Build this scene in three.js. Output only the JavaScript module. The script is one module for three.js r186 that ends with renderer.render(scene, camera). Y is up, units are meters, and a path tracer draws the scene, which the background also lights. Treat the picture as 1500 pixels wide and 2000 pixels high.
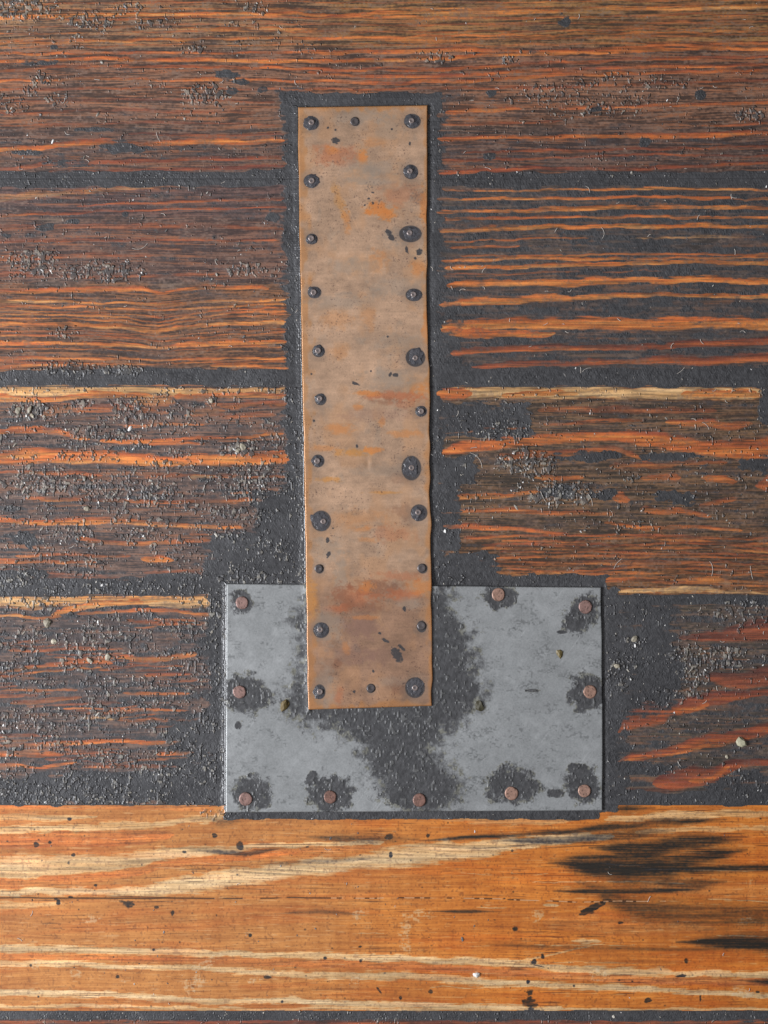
import * as THREE from 'three';
import { RectAreaLightUniformsLib } from 'three/addons/lights/RectAreaLightUniformsLib.js';
import { mergeGeometries } from 'three/addons/utils/BufferGeometryUtils.js';

// ---------------------------------------------------------------- camera, light, exposure
const S = 0.000375;                                   // metres per photo pixel on the floor (150 mm boards)
const WX = px => (px - 750) * S, WZ = py => (py - 1000) * S;
const scene = new THREE.Scene();
scene.background = new THREE.Color(0x000000);
const EYE = 1.5;                                      // standing over the floor, looking straight down
const camera = new THREE.PerspectiveCamera(2 * Math.atan(1000 * S / EYE) * 180 / Math.PI, 0.75, 0.05, 20);
camera.position.set(0, EYE, 0); camera.up.set(0, 0, -1); camera.lookAt(0, 0, 0);
scene.add(camera);
const renderer = new THREE.WebGLRenderer({ antialias: true });
renderer.toneMapping = THREE.LinearToneMapping;
renderer.toneMappingExposure = 1.0;
renderer.shadowMap.enabled = true;
RectAreaLightUniformsLib.init();
function areaLight(name, w, h, colour, intensity, pos, target) {
  const l = new THREE.RectAreaLight(colour, intensity, w, h);
  l.name = name; l.position.set(...pos); l.lookAt(...target); scene.add(l);
  return l;
}
areaLight('window_light', 1.2, 0.9, 0xf8faff, 27, [-1.9, 1.25, 0.36], [0, 0, 0]);          // window on the left
areaLight('ceiling_light', 3.0, 3.0, 0xfcfaff, .75, [-0.3, 3.1, -0.1], [0, 0, 0]);             // broad soft overhead light

// ---------------------------------------------------------------- helpers: random, noise
let seed = 12345;
const rnd = () => { seed = (seed * 1664525 + 1013904223) >>> 0; return seed / 4294967296; };
const rr = (a, b) => a + (b - a) * rnd();
const NT = new Float32Array(65536);
for (let i = 0; i < 65536; i++) NT[i] = rnd();
function N(x, y, s = 0) {                              // value noise 0..1
  x += s * 17.31; y += s * 9.77;
  const xi = Math.floor(x), yi = Math.floor(y); let fx = x - xi, fy = y - yi;
  fx = fx * fx * (3 - 2 * fx); fy = fy * fy * (3 - 2 * fy);
  const a = xi & 255, b = (xi + 1) & 255, c = (yi & 255) << 8, d = ((yi + 1) & 255) << 8;
  const p = NT[c | a], q = NT[c | b], r = NT[d | a], t = NT[d | b];
  return p + (q - p) * fx + (r - p + (p - q - r + t) * fx) * fy;
}
const F3 = (x, y, s) => N(x, y, s) * 0.55 + N(x * 2.1, y * 2.1, s + 3) * 0.29 + N(x * 4.3, y * 4.3, s + 7) * 0.16;
const clamp = (v, a = 0, b = 1) => v < a ? a : v > b ? b : v;
const ss = (a, b, v) => { v = clamp((v - a) / (b - a)); return v * v * (3 - 2 * v); };
const lerp = (a, b, t) => a + (b - a) * t;

// ---------------------------------------------------------------- the boards: what they are made of, drawn in photo pixels on the floor plane
const X0 = -220, W = 1940, EDGES = [-280, -60, 348, 755, 1163, 1572, 1975, 2200];
const Y0 = EDGES[0], H = EDGES[7] - EDGES[0];
const fld = () => new Float32Array(W * H);
const L = fld(), T = fld(), D = fld(), G = fld(), HT = fld(), RG = fld(), WD = fld();   // latewood, its tone, dirt, grit density, height (mm), roughness
const CR = fld(), CG = fld(), CB = fld();
const at = (x, y) => (Math.round(y) - Y0) * W + Math.round(x) - X0;
const PAL = [[100, 52, 42], [146, 74, 48], [186, 98, 48], [204, 126, 62], [206, 158, 102], [216, 184, 138]];
function polyAt(p, x, o) {                             // smooth interpolation of [x, a, b, ...]
  const n = p.length / 3; let i = 0;
  while (i < n - 2 && p[3 * (i + 1)] < x) i++;
  let t = clamp((x - p[3 * i]) / (p[3 * i + 3] - p[3 * i])); t = t * t * (3 - 2 * t) * 0.5 + t * 0.5;
  o[0] = lerp(p[3 * i + 1], p[3 * i + 4], t); o[1] = lerp(p[3 * i + 2], p[3 * i + 5], t);
}
let sid = 0;
const ends = p => { const n = p.length; return [p[0] <= 0 ? X0 : p[0], p[n - 3] >= 1500 ? X0 + W - 1 : p[n - 3]]; };
// a streak of hard latewood: tone 0..5, strength, how broken it is, then x, y, half thickness along it
function K(tone, str, brk, p) {
  const [xa, xb] = ends(p), o = [0, 0], s = ++sid;
  for (let x = Math.ceil(xa); x <= xb; x++) {
    polyAt(p, x, o);
    const yc = o[0] + (N(x / 42, s * 1.7, 1) - 0.5) * 5 + (N(x / 11, s * 2.3, 2) - 0.5) * 1.6;
    const up = o[1] * (0.72 + 0.6 * N(x / 30, s, 3)), dn = o[1] * (0.8 + 0.4 * N(x / 60, s, 4));
    let tap = 1; if (p[0] > 0) tap = Math.min(tap, Math.sqrt((x - xa) / (5 + o[1]) + .05)); if (p[p.length - 3] < 1500) tap = Math.min(tap, Math.sqrt((xb - x) / (5 + o[1]) + .05));
    const u = up * Math.min(1, tap), d = dn * Math.min(1, tap);
    for (let y = Math.floor(yc - u - 3); y <= yc + d + 2; y++) {
      if (y < Y0 || y >= Y0 + H) continue;
      const e = y - yc, fb = N(x / 34, y / 1.9, s) * .6 + N(x / 9, y / 1.6, s + 9) * .4 - .5, hw = e < 0 ? u : d;
      let m = ss(tone > 3.4 ? -.5 : -.16, tone > 3.4 ? .62 : .34, 1 - Math.abs(e) / Math.max(hw, .5) + fb * (tone > 3.4 ? 1.35 : e < 0 ? 1.15 : .7) * Math.min(1, 5 / (hw + 1) + .25));
      if (brk > 0) m *= ss(brk - 0.22, brk + 0.12, 0.5 * N(x / 60, y / 5, s + 5) + 0.3 * N(x / 15, y / 2.4, s + 6) + .2 * N(x / 5, y / 2, s + 8) + 0.12);
      m *= str; const i = at(x, y);
      if (m > L[i]) { L[i] = m; WD[i] = o[1]; }
      if (m > 0.02) T[i] = lerp(T[i], tone + (tone < 3.4 && (y < 1572 || y > 1975) ? .05 - .95 * ss(.1, -1, e / Math.max(u, 1)) + (N(x / 70, y / 3.5, s) - .5) * 1.3 : 0) + (N(x / 120, y / 3.5, s) - 0.5) * 0.8, clamp(m * 1.6));
    }
  }
}
// dirt (or grit) laid along a line, in a box or in an ellipse; edges follow noise
function band(F, v, p, soft = 0.5) {
  const [xa, xb] = ends(p), o = [0, 0], s = ++sid;
  for (let x = Math.ceil(xa); x <= xb; x++) {
    polyAt(p, x, o);
    const h = o[1], tap = Math.min(1, (x - xa + 6) / 40 + (p[0] <= 0 ? 1 : 0), (xb - x + 6) / 40 + (p[p.length - 3] >= 1500 ? 1 : 0));
    for (let y = Math.floor(o[0] - h * 1.6 - 4); y <= o[0] + h * 1.6 + 4; y++) {
      if (y < Y0 || y >= Y0 + H) continue;
      const e = Math.abs(y - o[0]) / h + (N(x / 24, y / 9, s) - 0.5) * soft, i = at(x, y);
      F[i] = Math.max(F[i], v * tap * ss(1.12, 0.82, e));
    }
  }
}
function blob(F, v, cx, cy, rx, ry, soft = 0.6, rot = 0) {
  const s = ++sid, R = Math.max(rx, ry) * 1.6, c = Math.cos(rot), q = Math.sin(rot);
  for (let y = Math.floor(cy - R); y <= cy + R; y++) for (let x = Math.floor(cx - R); x <= cx + R; x++) {
    if (y < Y0 || y >= Y0 + H || x < X0 || x >= X0 + W) continue;
    const a = ((x - cx) * c + (y - cy) * q) / rx, b = (-(x - cx) * q + (y - cy) * c) / ry;
    const e = Math.hypot(a, b) + (F3(x / 16, y / 9, s) - 0.5) * soft * 2, i = at(x, y);
    const m = v * ss(1.1, 0.75, e); if (v < 0) F[i] = Math.min(F[i], F[i] + m); else if (m > F[i]) F[i] = m;
  }
}
function box(F, v, x0, x1, y0, y1, jit = 10, soft = 6) {
  const s = ++sid;
  for (let y = Math.floor(y0 - 2 * jit); y <= y1 + 2 * jit; y++) for (let x = Math.floor(x0 - 2 * jit); x <= x1 + 2 * jit; x++) {
    if (y < Y0 || y >= Y0 + H || x < X0 || x >= X0 + W) continue;
    const e = Math.min(x - x0, x1 - x, (y - y0) * 1.3, (y1 - y) * 1.3) + (F3(x / 26, y / 8, s) - 0.5) * jit * 2, i = at(x, y);
    F[i] = Math.max(F[i], v * ss(-soft / 2, soft / 2, e));
  }
}

// base wood of each zone: x range, y range, dark and light fibre colour, dirt, grit
const ZONES = [
  [X0, 1720, -280, 95, [72, 53, 36], [170, 122, 72], 0.20, 0.12],
  [X0, 640, -280, 95, [70, 52, 40], [164, 122, 84], 0.26, 0.32],
  [X0, 1720, 95, 255, [66, 48, 39], [154, 110, 84], 0.28, 0.22],
  [X0, 1720, 255, 348, [58, 45, 41], [122, 90, 74], 0.40, 0.22],
  [X0, 720, 348, 428, [54, 42, 41], [112, 82, 74], 0.44, 0.22],
  [X0, 720, 428, 555, [64, 47, 43], [132, 94, 76], 0.40, 0.30],
  [X0, 720, 555, 755, [58, 42, 34], [142, 96, 64], 0.36, 0.16],
  [720, 1720, 348, 755, [56, 50, 46], [96, 84, 74], 0.62, 0.12],
  [X0, 720, 755, 1163, [58, 49, 47], [126, 98, 84], 0.46, 0.62],
  [720, 1720, 755, 1163, [56, 46, 37], [126, 96, 68], 0.38, 0.26],
  [860, 1720, 1040, 1163, [56, 42, 31], [138, 92, 56], 0.32, 0.16],
  [X0, 720, 1163, 1572, [58, 51, 50], [116, 94, 83], 0.57, 0.78],
  [720, 1720, 1163, 1572, [56, 51, 46], [102, 88, 72], 0.52, 0.26],
  [X0, 1720, 1572, 1975, [154, 92, 42], [212, 144, 76], 0.05, 0.02],
  [560, 1720, 1572, 1975, [164, 88, 26], [228, 138, 50], 0.05, 0.02],
  [X0, 1720, 1975, 2200, [50, 36, 32], [98, 62, 48], 0.52, 0.2],
];

// --- board 0 (top)
K(3, 1, .1, [0, 34, 3, 250, 28, 4, 375, 28, 4, 500, 26, 3, 650, 30, 4, 750, 25, 4, 1050, 22, 4, 1150, 18, 3, 1500, 14, 4]);
for (let i = 0; i < 14; i++) { const y = -270 + i * 15 + rr(-4, 4); K(rr(1.4, 3), rr(.5, .95), rr(.25, .5), [0, y, rr(1.5, 5), 500, y + rr(-5, 5), rr(1.5, 5), 1000, y + rr(-5, 5), rr(1.5, 4), 1500, y - rr(0, 12), 3]); }
for (let i = 0; i < 11; i++) { const y = -52 + i * 14 + rr(-3, 3); K(rr(2, 3.2), rr(.5, .85), rr(.4, .52), [0, y + 5, 2, 400, y, rr(1.5, 2.6), 900, y + 1, rr(1.5, 3), 1500, y - 6, 2]); }
K(3, .85, .42, [300, 58, 3, 450, 56, 4, 620, 58, 3]); K(3, .8, .4, [740, 80, 3, 810, 82, 5, 900, 80, 3]);
K(2.6, .9, .3, [0, 85, 3, 150, 82, 3, 300, 78, 3, 600, 75, 3, 900, 70, 2.5, 1500, 62, 2.5]);
K(2.1, .95, .2, [0, 105, 2.5, 300, 104, 3, 500, 103, 2.5, 750, 101, 5, 900, 97, 6, 1050, 100, 4, 1500, 84, 3]);
K(2.4, 1, .08, [0, 122, 4, 200, 114, 4, 330, 116, 4.5, 600, 120, 4, 750, 117, 4.5, 900, 112, 4, 1050, 104, 5, 1300, 97, 4, 1500, 94, 4]);
K(1.7, .95, .25, [0, 138, 3, 150, 130, 3, 400, 132, 3, 750, 136, 4, 900, 133, 4, 1100, 122, 4, 1300, 115, 3.5, 1500, 112, 3]);
K(2, .9, .3, [0, 158, 3, 200, 152, 3, 300, 157, 2.5, 450, 155, 5, 520, 157, 3, 750, 163, 4, 900, 158, 4, 1100, 146, 4, 1500, 138, 4]);
K(1.5, .9, .25, [600, 142, 3, 750, 150, 3.5, 900, 147, 4, 1050, 138, 4, 1300, 130, 4, 1500, 127, 3]);
K(1.6, .7, .38, [0, 176, 3, 300, 172, 2, 700, 176, 3, 1000, 172, 3, 1250, 164, 3, 1500, 158, 3]);
K(1.2, .7, .4, [0, 222, 3, 100, 218, 3, 250, 216, 3, 500, 220, 3]); K(1.3, .6, .42, [0, 246, 2, 300, 240, 3, 540, 244, 2]); K(1.2, .6, .42, [0, 198, 2, 300, 194, 3, 540, 200, 2]);
K(2.2, 1, .05, [0, 291, 5, 100, 286, 6, 200, 278, 6, 300, 281, 5, 400, 276, 6, 556, 276, 5]);
K(1, .95, .25, [0, 330, 5, 60, 325, 5, 100, 319, 5, 200, 317, 5, 320, 315, 4, 400, 310, 4, 556, 308, 3]);
K(.8, .9, .3, [95, 336, 3, 200, 334, 3, 330, 332, 3, 450, 328, 4, 556, 325, 3]); K(.9, .7, .42, [250, 262, 2, 400, 264, 3, 556, 262, 2]);
K(2.2, .9, .34, [870, 219, 5, 950, 215, 6, 1020, 213, 4]); K(1.9, .8, .4, [1090, 213, 3, 1300, 206, 3.5, 1500, 200, 3]);
K(1.6, .7, .42, [860, 244, 3, 960, 241, 3, 1100, 236, 2]); K(1.6, .8, .36, [1370, 248, 2, 1500, 242, 3]);
K(2, 1, .12, [854, 271, 5, 950, 269, 4, 1100, 267, 4, 1250, 265, 5, 1400, 263, 6, 1500, 258, 5]);
K(1, .9, .3, [864, 313, 4, 1000, 310, 3, 1100, 308, 2, 1250, 302, 3, 1500, 305, 2]); K(1.3, .8, .34, [900, 295, 2, 1100, 293, 3, 1250, 292, 3, 1500, 286, 3]);
K(1, 1, .22, [858, 338, 6, 950, 332, 5, 1050, 329, 4, 1250, 329, 5, 1400, 323, 4, 1500, 320, 4]);
// --- board 1
K(4, .5, .36, [0, 385, 7, 60, 381, 8, 110, 379, 5, 150, 374, 4, 230, 368, 3, 320, 364, 2]); K(4.2, .5, .3, [0, 392, 2, 90, 384, 3, 160, 378, 2, 300, 368, 2]);
K(1.4, .9, .2, [0, 421, 3, 150, 416, 3, 260, 410, 2, 450, 408, 2, 560, 405, 2.5]); K(1.1, .8, .34, [150, 402, 2, 300, 396, 3, 450, 391, 2, 560, 388, 2.5]); K(1.1, .7, .36, [0, 472, 3, 160, 470, 3, 320, 468, 3, 540, 470, 2]);
K(1.8, .6, .45, [0, 505, 4, 120, 500, 5, 300, 497, 3]); K(1.6, .55, .45, [0, 445, 5, 300, 440, 6, 560, 446, 3]); K(1.6, .6, .45, [0, 536, 5, 200, 540, 4, 420, 536, 3]);
K(2.4, 1, .15, [0, 570, 5, 100, 566, 6, 200, 563, 6, 270, 566, 5, 310, 571, 4, 340, 566, 3, 400, 562, 5, 525, 562, 4]);
{ const dip = [0, 2, 150, 3, 250, 8, 310, 15, 370, 8, 450, 0, 560, -4];
  const wave = (y, k, h, t, str, brk) => { const p = []; for (let i = 0; i < dip.length; i += 2) p.push(dip[i], y + dip[i + 1] * k, h * rr(.7, 1.3)); K(t, str, brk, p); };
  [[588, .5, 3, 3, .95, .15], [597, .7, 2.4, 2.8, .9, .25], [605, 1, 2, 2.4, .85, .3], [612, 1.1, 2.2, 2.6, .9, .25], [619, 1.1, 1.8, 2.4, .85, .32], [632, .9, 5, 3, 1, .05], [645, .8, 1.6, 2, .7, .4], [653, .8, 2, 2.2, .8, .36], [669, .6, 4.5, 2.8, 1, .12], [679, .5, 1.6, 2.2, .7, .4], [700, .2, 3.2, 2.5, .95, .25], [708, .2, 2.2, 2.2, .8, .3]].forEach(a => wave(...a)); }
K(2.2, .9, .25, [0, 716, 4, 60, 714, 4, 130, 713, 3]); K(2.6, .9, .2, [410, 716, 3, 480, 715, 3, 562, 718, 3]);
[[372, 2.4, .9, .3, 3], [389, 3, .95, .2, 2.6], [427, 3.2, .95, .2, 2.2]].forEach(([y, h, s, b, t]) => K(t, s, b, [851, y, h, 1000, y - 1, h, 1250, y - 4, h, 1500, y, h]));
K(2.6, 1, .1, [850, 412, 4, 930, 413, 4, 1100, 408, 4.5, 1300, 403, 4, 1500, 406, 4]);
K(2.8, 1, .08, [857, 453, 4, 950, 446, 5.5, 1100, 443, 5, 1300, 440, 4, 1500, 442, 5]);
K(2, .8, .34, [868, 473, 2, 1000, 467, 2, 1150, 464, 2]); K(1.8, .8, .36, [878, 485, 3, 1015, 480, 2.5]); K(4, .75, .35, [1230, 466, 2, 1450, 462, 2.5]); K(2.2, .8, .3, [900, 499, 2, 1200, 497, 2.5, 1500, 496, 2.5]);
K(2.6, .95, .12, [861, 508, 3, 1000, 506, 3.5, 1200, 505, 3, 1500, 502, 3]);
K(2.7, 1, .08, [868, 523, 4, 1000, 520, 5, 1200, 515, 4, 1350, 512, 4, 1500, 513, 5]); K(1.8, .6, .45, [870, 536, 2, 1100, 533, 2, 1300, 528, 2]);
K(2.8, 1, .03, [872, 557, 5, 950, 554, 7, 1100, 553, 8, 1250, 548, 7, 1400, 548, 7, 1500, 551, 8]);
K(2.7, 1, .05, [857, 597, 7, 950, 590, 8, 1070, 582, 7, 1250, 577, 5, 1340, 577, 4, 1500, 578, 5]);
K(2.6, 1, 0, [858, 636, 12, 1000, 633, 13, 1080, 632, 13, 1250, 633, 13, 1400, 630, 13, 1500, 632, 14]); K(2.5, 1, .02, [862, 648, 8, 950, 652, 9, 1040, 654, 7, 1085, 650, 4]);
K(1.4, .95, .18, [880, 690, 6, 1000, 682, 7, 1180, 679, 6, 1350, 672, 7, 1500, 667, 8]); K(1.3, .95, .22, [915, 722, 4, 1000, 712, 7, 1150, 707, 7, 1210, 709, 4, 1300, 703, 10, 1400, 704, 9, 1500, 699, 9]);
// --- board 2
K(4, 1, .05, [0, 765, 11, 60, 764, 12, 150, 766, 11, 300, 764, 9, 420, 765, 7, 572, 762, 6]); K(3, .9, .2, [0, 778, 7, 80, 780, 5, 190, 772, 7, 300, 774, 4]); K(2.4, .8, .35, [340, 775, 6, 450, 772, 5, 566, 773, 5]); K(2, .6, .45, [140, 800, 9, 260, 796, 8, 330, 805, 5]); K(2, .7, .4, [400, 792, 6, 560, 790, 8]); K(1.8, .75, .38, [360, 812, 4, 540, 812, 5]); K(2.2, .8, .35, [240, 832, 3, 320, 831, 3, 400, 830, 2]);
K(2.2, 1, .12, [0, 841, 7, 60, 839, 8, 110, 845, 6, 175, 856, 5]); K(2.4, .95, .2, [195, 861, 4, 270, 862, 5, 330, 860, 5, 420, 856, 3, 555, 848, 4]); K(2, .8, .3, [290, 868, 3, 400, 866, 2]);
K(2.5, 1, 0, [0, 895, 13, 60, 889, 17, 150, 893, 15, 260, 898, 13, 320, 903, 11, 380, 899, 13, 480, 897, 12, 578, 894, 16]);
K(1.8, .75, .38, [0, 922, 3, 100, 922, 5, 200, 930, 3]); K(2, .8, .32, [50, 975, 4, 150, 977, 4, 280, 980, 4, 460, 978, 5, 540, 965, 3]); K(1.7, .6, .42, [280, 930, 5, 400, 928, 4, 560, 932, 3]); K(2, .7, .42, [450, 962, 3, 545, 958, 4]); K(4, .6, .35, [370, 932, 5, 420, 930, 3]);
K(2.3, 1, .12, [0, 1014, 6, 90, 1021, 6, 160, 1018, 8, 240, 1018, 6, 330, 1026, 5, 425, 1029, 4, 475, 1030, 4]); K(2.2, .8, .36, [150, 1052, 4, 250, 1060, 5, 330, 1057, 5, 412, 1055, 4]); K(2.2, .85, .3, [30, 1085, 3, 110, 1083, 3, 255, 1084, 3]); K(2.2, .9, .25, [0, 1096, 5, 80, 1097, 4, 190, 1097, 3]); K(2.6, 1, .05, [275, 1092, 6, 310, 1094, 7, 340, 1096, 4]); K(2.2, .7, .3, [370, 1042, 3, 415, 1043, 2]); K(1.2, .7, .4, [280, 1119, 3, 360, 1116, 3, 425, 1122, 3]); K(1.3, .6, .42, [0, 1110, 3, 190, 1124, 3]); K(1.4, .6, .44, [60, 1128, 3, 200, 1127, 4, 280, 1135, 3]);
K(4.3, 1, .03, [846, 765, 10, 950, 766, 11, 1090, 767, 11, 1200, 767, 12, 1350, 767, 13, 1488, 768, 13]); K(2.2, 1, 0, [846, 768, 11, 880, 769, 12, 922, 768, 8]); K(3.2, .9, .2, [980, 772, 5, 1080, 767, 6, 1130, 770, 3]); K(3.3, .85, .25, [1330, 771, 7, 1420, 769, 8, 1485, 771, 7]);
K(2, .8, .4, [1300, 823, 5, 1380, 826, 10, 1430, 832, 8, 1470, 825, 5]); K(1.7, .6, .45, [1050, 800, 5, 1200, 800, 7, 1400, 803, 5]); K(2, .7, .4, [870, 845, 2, 950, 840, 3, 1030, 838, 2]); K(1.9, .7, .42, [1060, 828, 3, 1200, 822, 4, 1260, 820, 3]);
K(2.2, 1, .02, [860, 883, 8, 900, 875, 12, 950, 868, 13, 1000, 860, 12, 1100, 855, 11, 1200, 853, 11, 1260, 857, 14, 1310, 864, 16, 1380, 873, 13, 1410, 878, 17, 1450, 880, 20, 1500, 876, 22]);
K(2, .8, .38, [970, 890, 6, 1080, 888, 8, 1200, 880, 6, 1270, 895, 5]); K(2.3, .85, .3, [1040, 932, 6, 1100, 936, 6, 1140, 933, 4]); K(2.5, .9, .2, [880, 972, 5, 960, 968, 6, 1055, 962, 4]);  K(2.1, .7, .42, [1190, 912, 6, 1280, 908, 6, 1420, 905, 4]); K(2, .75, .4, [1250, 935, 6, 1330, 930, 8]); K(2.4, .85, .35, [1370, 932, 9, 1400, 935, 8, 1440, 940, 5]); K(2.1, .8, .4, [1365, 985, 4, 1440, 972, 6]); K(1.8, .9, .2, [1475, 950, 8, 1500, 946, 18]);
K(2.2, .8, .36, [862, 1000, 3, 990, 995, 5, 1090, 1002, 5, 1200, 1005, 4]); K(2.2, .8, .36, [1250, 995, 6, 1330, 998, 7, 1390, 1008, 3]); K(2.1, 1, .1, [866, 1026, 5, 920, 1028, 6, 1000, 1032, 5, 1110, 1042, 3]);
K(2.4, .95, .2, [1180, 1020, 3, 1260, 1031, 5, 1340, 1028, 4, 1400, 1034, 4, 1450, 1036, 3]);
[[1048, 1.9], [1056, 2.2], [1064, 1.7], [1072, 2.5], [1080, 1.8], [1089, 2.1], [1097, 1.8], [1105, 2.3], [1113, 2], [1121, 2.6], [1130, 2.2], [1138, 2]].forEach(([y, t]) => K(t, rr(.55, .85), rr(.32, .46), [rr(890, 990), y + rr(-3, 2), rr(1.8, 3.4), 1100, y + rr(-3, 3), rr(2, 3.6), 1250, y - rr(0, 6), rr(2, 3.6), 1380, y + rr(-3, 3), rr(2, 3), 1500, y + rr(2, 9), 2.4]));
K(4.2, .95, .2, [1190, 1156, 3, 1260, 1154, 5, 1340, 1152, 7, 1420, 1156, 4, 1500, 1158, 3]); K(3, .8, .36, [1340, 1135, 6, 1400, 1131, 7, 1430, 1138, 4]);
K(4, .5, .3, [262, 783, 8, 300, 785, 13, 342, 786, 8]); K(4, .4, .3, [80, 812, 10, 110, 804, 14, 142, 795, 8]); K(4, .4, .3, [370, 805, 5, 410, 803, 8, 440, 804, 4]); K(2.1, .8, .25, [1196, 974, 9, 1212, 973, 13, 1230, 975, 9]);
// --- board 3
K(3.6, 1, .03, [0, 1175, 11, 60, 1178, 14, 110, 1174, 10, 200, 1172, 9, 300, 1172, 9, 420, 1176, 11]); K(4.2, .9, .25, [0, 1172, 6, 60, 1177, 6, 80, 1180, 4]); K(3, 1, .08, [100, 1200, 6, 135, 1190, 7, 200, 1180, 7, 280, 1176, 6]); K(4, .8, .25, [290, 1182, 5, 420, 1182, 6]); K(2.4, .9, .3, [0, 1203, 3, 80, 1206, 4, 120, 1205, 4]); K(2.2, .85, .3, [150, 1200, 3, 260, 1192, 4, 330, 1192, 3, 422, 1200, 4]); K(2, .7, .4, [300, 1208, 3, 410, 1214, 3]);
for (let k = 0; k < 60; k++) { const y = 1212 + (k * 137 % 290), x = -210 + (k * 211 % 510), l = rr(60, 200); K(rr(1.1, 2.0), rr(.5, .8), rr(.3, .45), [x, y + rr(-3, 6), rr(1.6, 3.4), x + l / 2, y + rr(-3, 3), rr(2, 4), Math.min(x + l, 395), y - rr(0, 5), rr(1.5, 3)]); }
K(2.2, .9, .28, [230, 1285, 5, 300, 1287, 7, 385, 1277, 5]); K(2, .9, .28, [0, 1312, 3, 70, 1303, 4, 160, 1293, 6, 220, 1295, 5]); K(2, .85, .3, [0, 1322, 3, 90, 1308, 3, 200, 1304, 2]); K(2, .9, .3, [20, 1372, 4, 100, 1369, 4, 160, 1362, 3]); K(2, .8, .3, [240, 1355, 3, 370, 1353, 4]); K(2.2, .9, .25, [165, 1393, 2, 280, 1386, 3, 370, 1388, 3]); K(4.2, .8, .25, [160, 1404, 2, 225, 1404, 2.5]); K(2.2, .95, .2, [20, 1456, 3, 130, 1449, 5, 220, 1448, 5, 385, 1450, 3]); K(2.2, .95, .2, [305, 1472, 4, 345, 1470, 6, 380, 1468, 3]); K(2.2, .95, .2, [0, 1476, 4, 60, 1475, 5, 125, 1475, 4]); K(2.2, .9, .28, [0, 1495, 4, 90, 1498, 4, 150, 1490, 3]); K(1.4, .6, .4, [160, 1498, 3, 340, 1496, 3]);
K(.7, .9, .2, [1326, 1248, 4, 1370, 1246, 9, 1400, 1243, 12, 1440, 1236, 22, 1470, 1232, 26, 1500, 1228, 26]); K(.7, .85, .28, [1375, 1322, 5, 1400, 1326, 12, 1450, 1332, 20, 1500, 1325, 22]);
K(1.15, 1, .08, [1206, 1432, 5, 1220, 1415, 20, 1260, 1400, 26, 1296, 1392, 24, 1310, 1382, 17, 1370, 1372, 17, 1400, 1362, 15, 1450, 1358, 9, 1500, 1352, 7]); K(2, .9, .1, [1306, 1390, 6, 1350, 1384, 9, 1385, 1376, 7]);
K(1.25, 1, .12, [1207, 1486, 3, 1235, 1478, 7, 1300, 1467, 8, 1350, 1455, 11, 1400, 1444, 14, 1440, 1436, 12, 1500, 1424, 12]); K(2, .85, .15, [1220, 1483, 3, 1300, 1474, 3, 1400, 1454, 6, 1435, 1446, 6]);
K(1.0, 1, .1, [1275, 1530, 12, 1310, 1526, 20, 1345, 1519, 20, 1395, 1512, 17, 1420, 1498, 14, 1450, 1491, 7, 1500, 1489, 8]); K(1.9, .8, .2, [1345, 1526, 6, 1390, 1518, 8, 1425, 1500, 5]); K(.4, .5, .3, [1210, 1545, 6, 1280, 1545, 8, 1310, 1548, 4]);
// --- board 4: bands of pale earlywood between orange latewood (both drawn as streaks)
K(2.3, .7, .3, [0, 1577, 4, 420, 1579, 4]); K(4.2, .85, .28, [0, 1597, 8, 100, 1597, 8, 190, 1596, 4]); K(4.3, .95, .12, [0, 1625, 9, 60, 1621, 10, 140, 1618, 9, 220, 1616, 10, 290, 1612, 8, 350, 1604, 8, 435, 1594, 9]); K(2.2, 1, .05, [0, 1643, 14, 150, 1638, 14, 280, 1636, 12, 340, 1630, 8]);
K(4.5, 1, .05, [0, 1695, 26, 60, 1693, 25, 130, 1692, 23, 180, 1690, 21, 250, 1687, 20, 280, 1680, 18, 320, 1670, 15, 375, 1663, 12, 440, 1660, 10, 500, 1655, 7, 600, 1649, 6, 750, 1646, 5]);
K(2.4, 1, 0, [0, 1726, 9, 100, 1720, 9, 200, 1712, 9, 270, 1704, 9, 310, 1693, 9, 400, 1681, 9, 500, 1669, 8, 600, 1660, 6, 750, 1655, 4, 850, 1650, 2]);
K(4.7, 1, .02, [0, 1743, 7, 130, 1741, 8, 230, 1741, 8, 290, 1740, 11, 340, 1731, 17, 400, 1724, 20, 450, 1715, 19, 500, 1710, 18, 560, 1704, 17, 620, 1694, 18, 700, 1684, 18, 760, 1674, 20, 850, 1665, 22, 900, 1663, 20, 950, 1655, 20, 1000, 1648, 16, 1060, 1641, 14, 1130, 1636, 10, 1200, 1632, 6]);
K(4.2, .7, .25, [0, 1768, 11, 50, 1768, 9, 120, 1764, 4]);
K(4.6, 1, .03, [0, 1853, 8, 130, 1852, 8, 220, 1856, 7, 300, 1860, 7, 420, 1862, 7, 500, 1866, 7, 620, 1866, 8, 750, 1871, 9, 850, 1876, 8, 950, 1878, 9, 1020, 1884, 9, 1100, 1895, 10, 1200, 1898, 10, 1350, 1902, 9, 1500, 1906, 8]);
K(2.3, 1, .04, [0, 1869, 6, 200, 1871, 6, 300, 1873, 7, 500, 1879, 7, 750, 1887, 8, 1000, 1900, 8, 1200, 1913, 8, 1500, 1920, 7]);
K(4.6, 1, .04, [0, 1882, 6, 100, 1882, 7, 220, 1888, 6, 300, 1891, 6, 380, 1890, 5, 480, 1898, 7, 600, 1905, 7, 750, 1906, 8, 830, 1909, 8, 920, 1916, 8, 1000, 1919, 7, 1120, 1926, 7, 1250, 1931, 6, 1400, 1940, 5, 1500, 1945, 5]);
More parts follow.
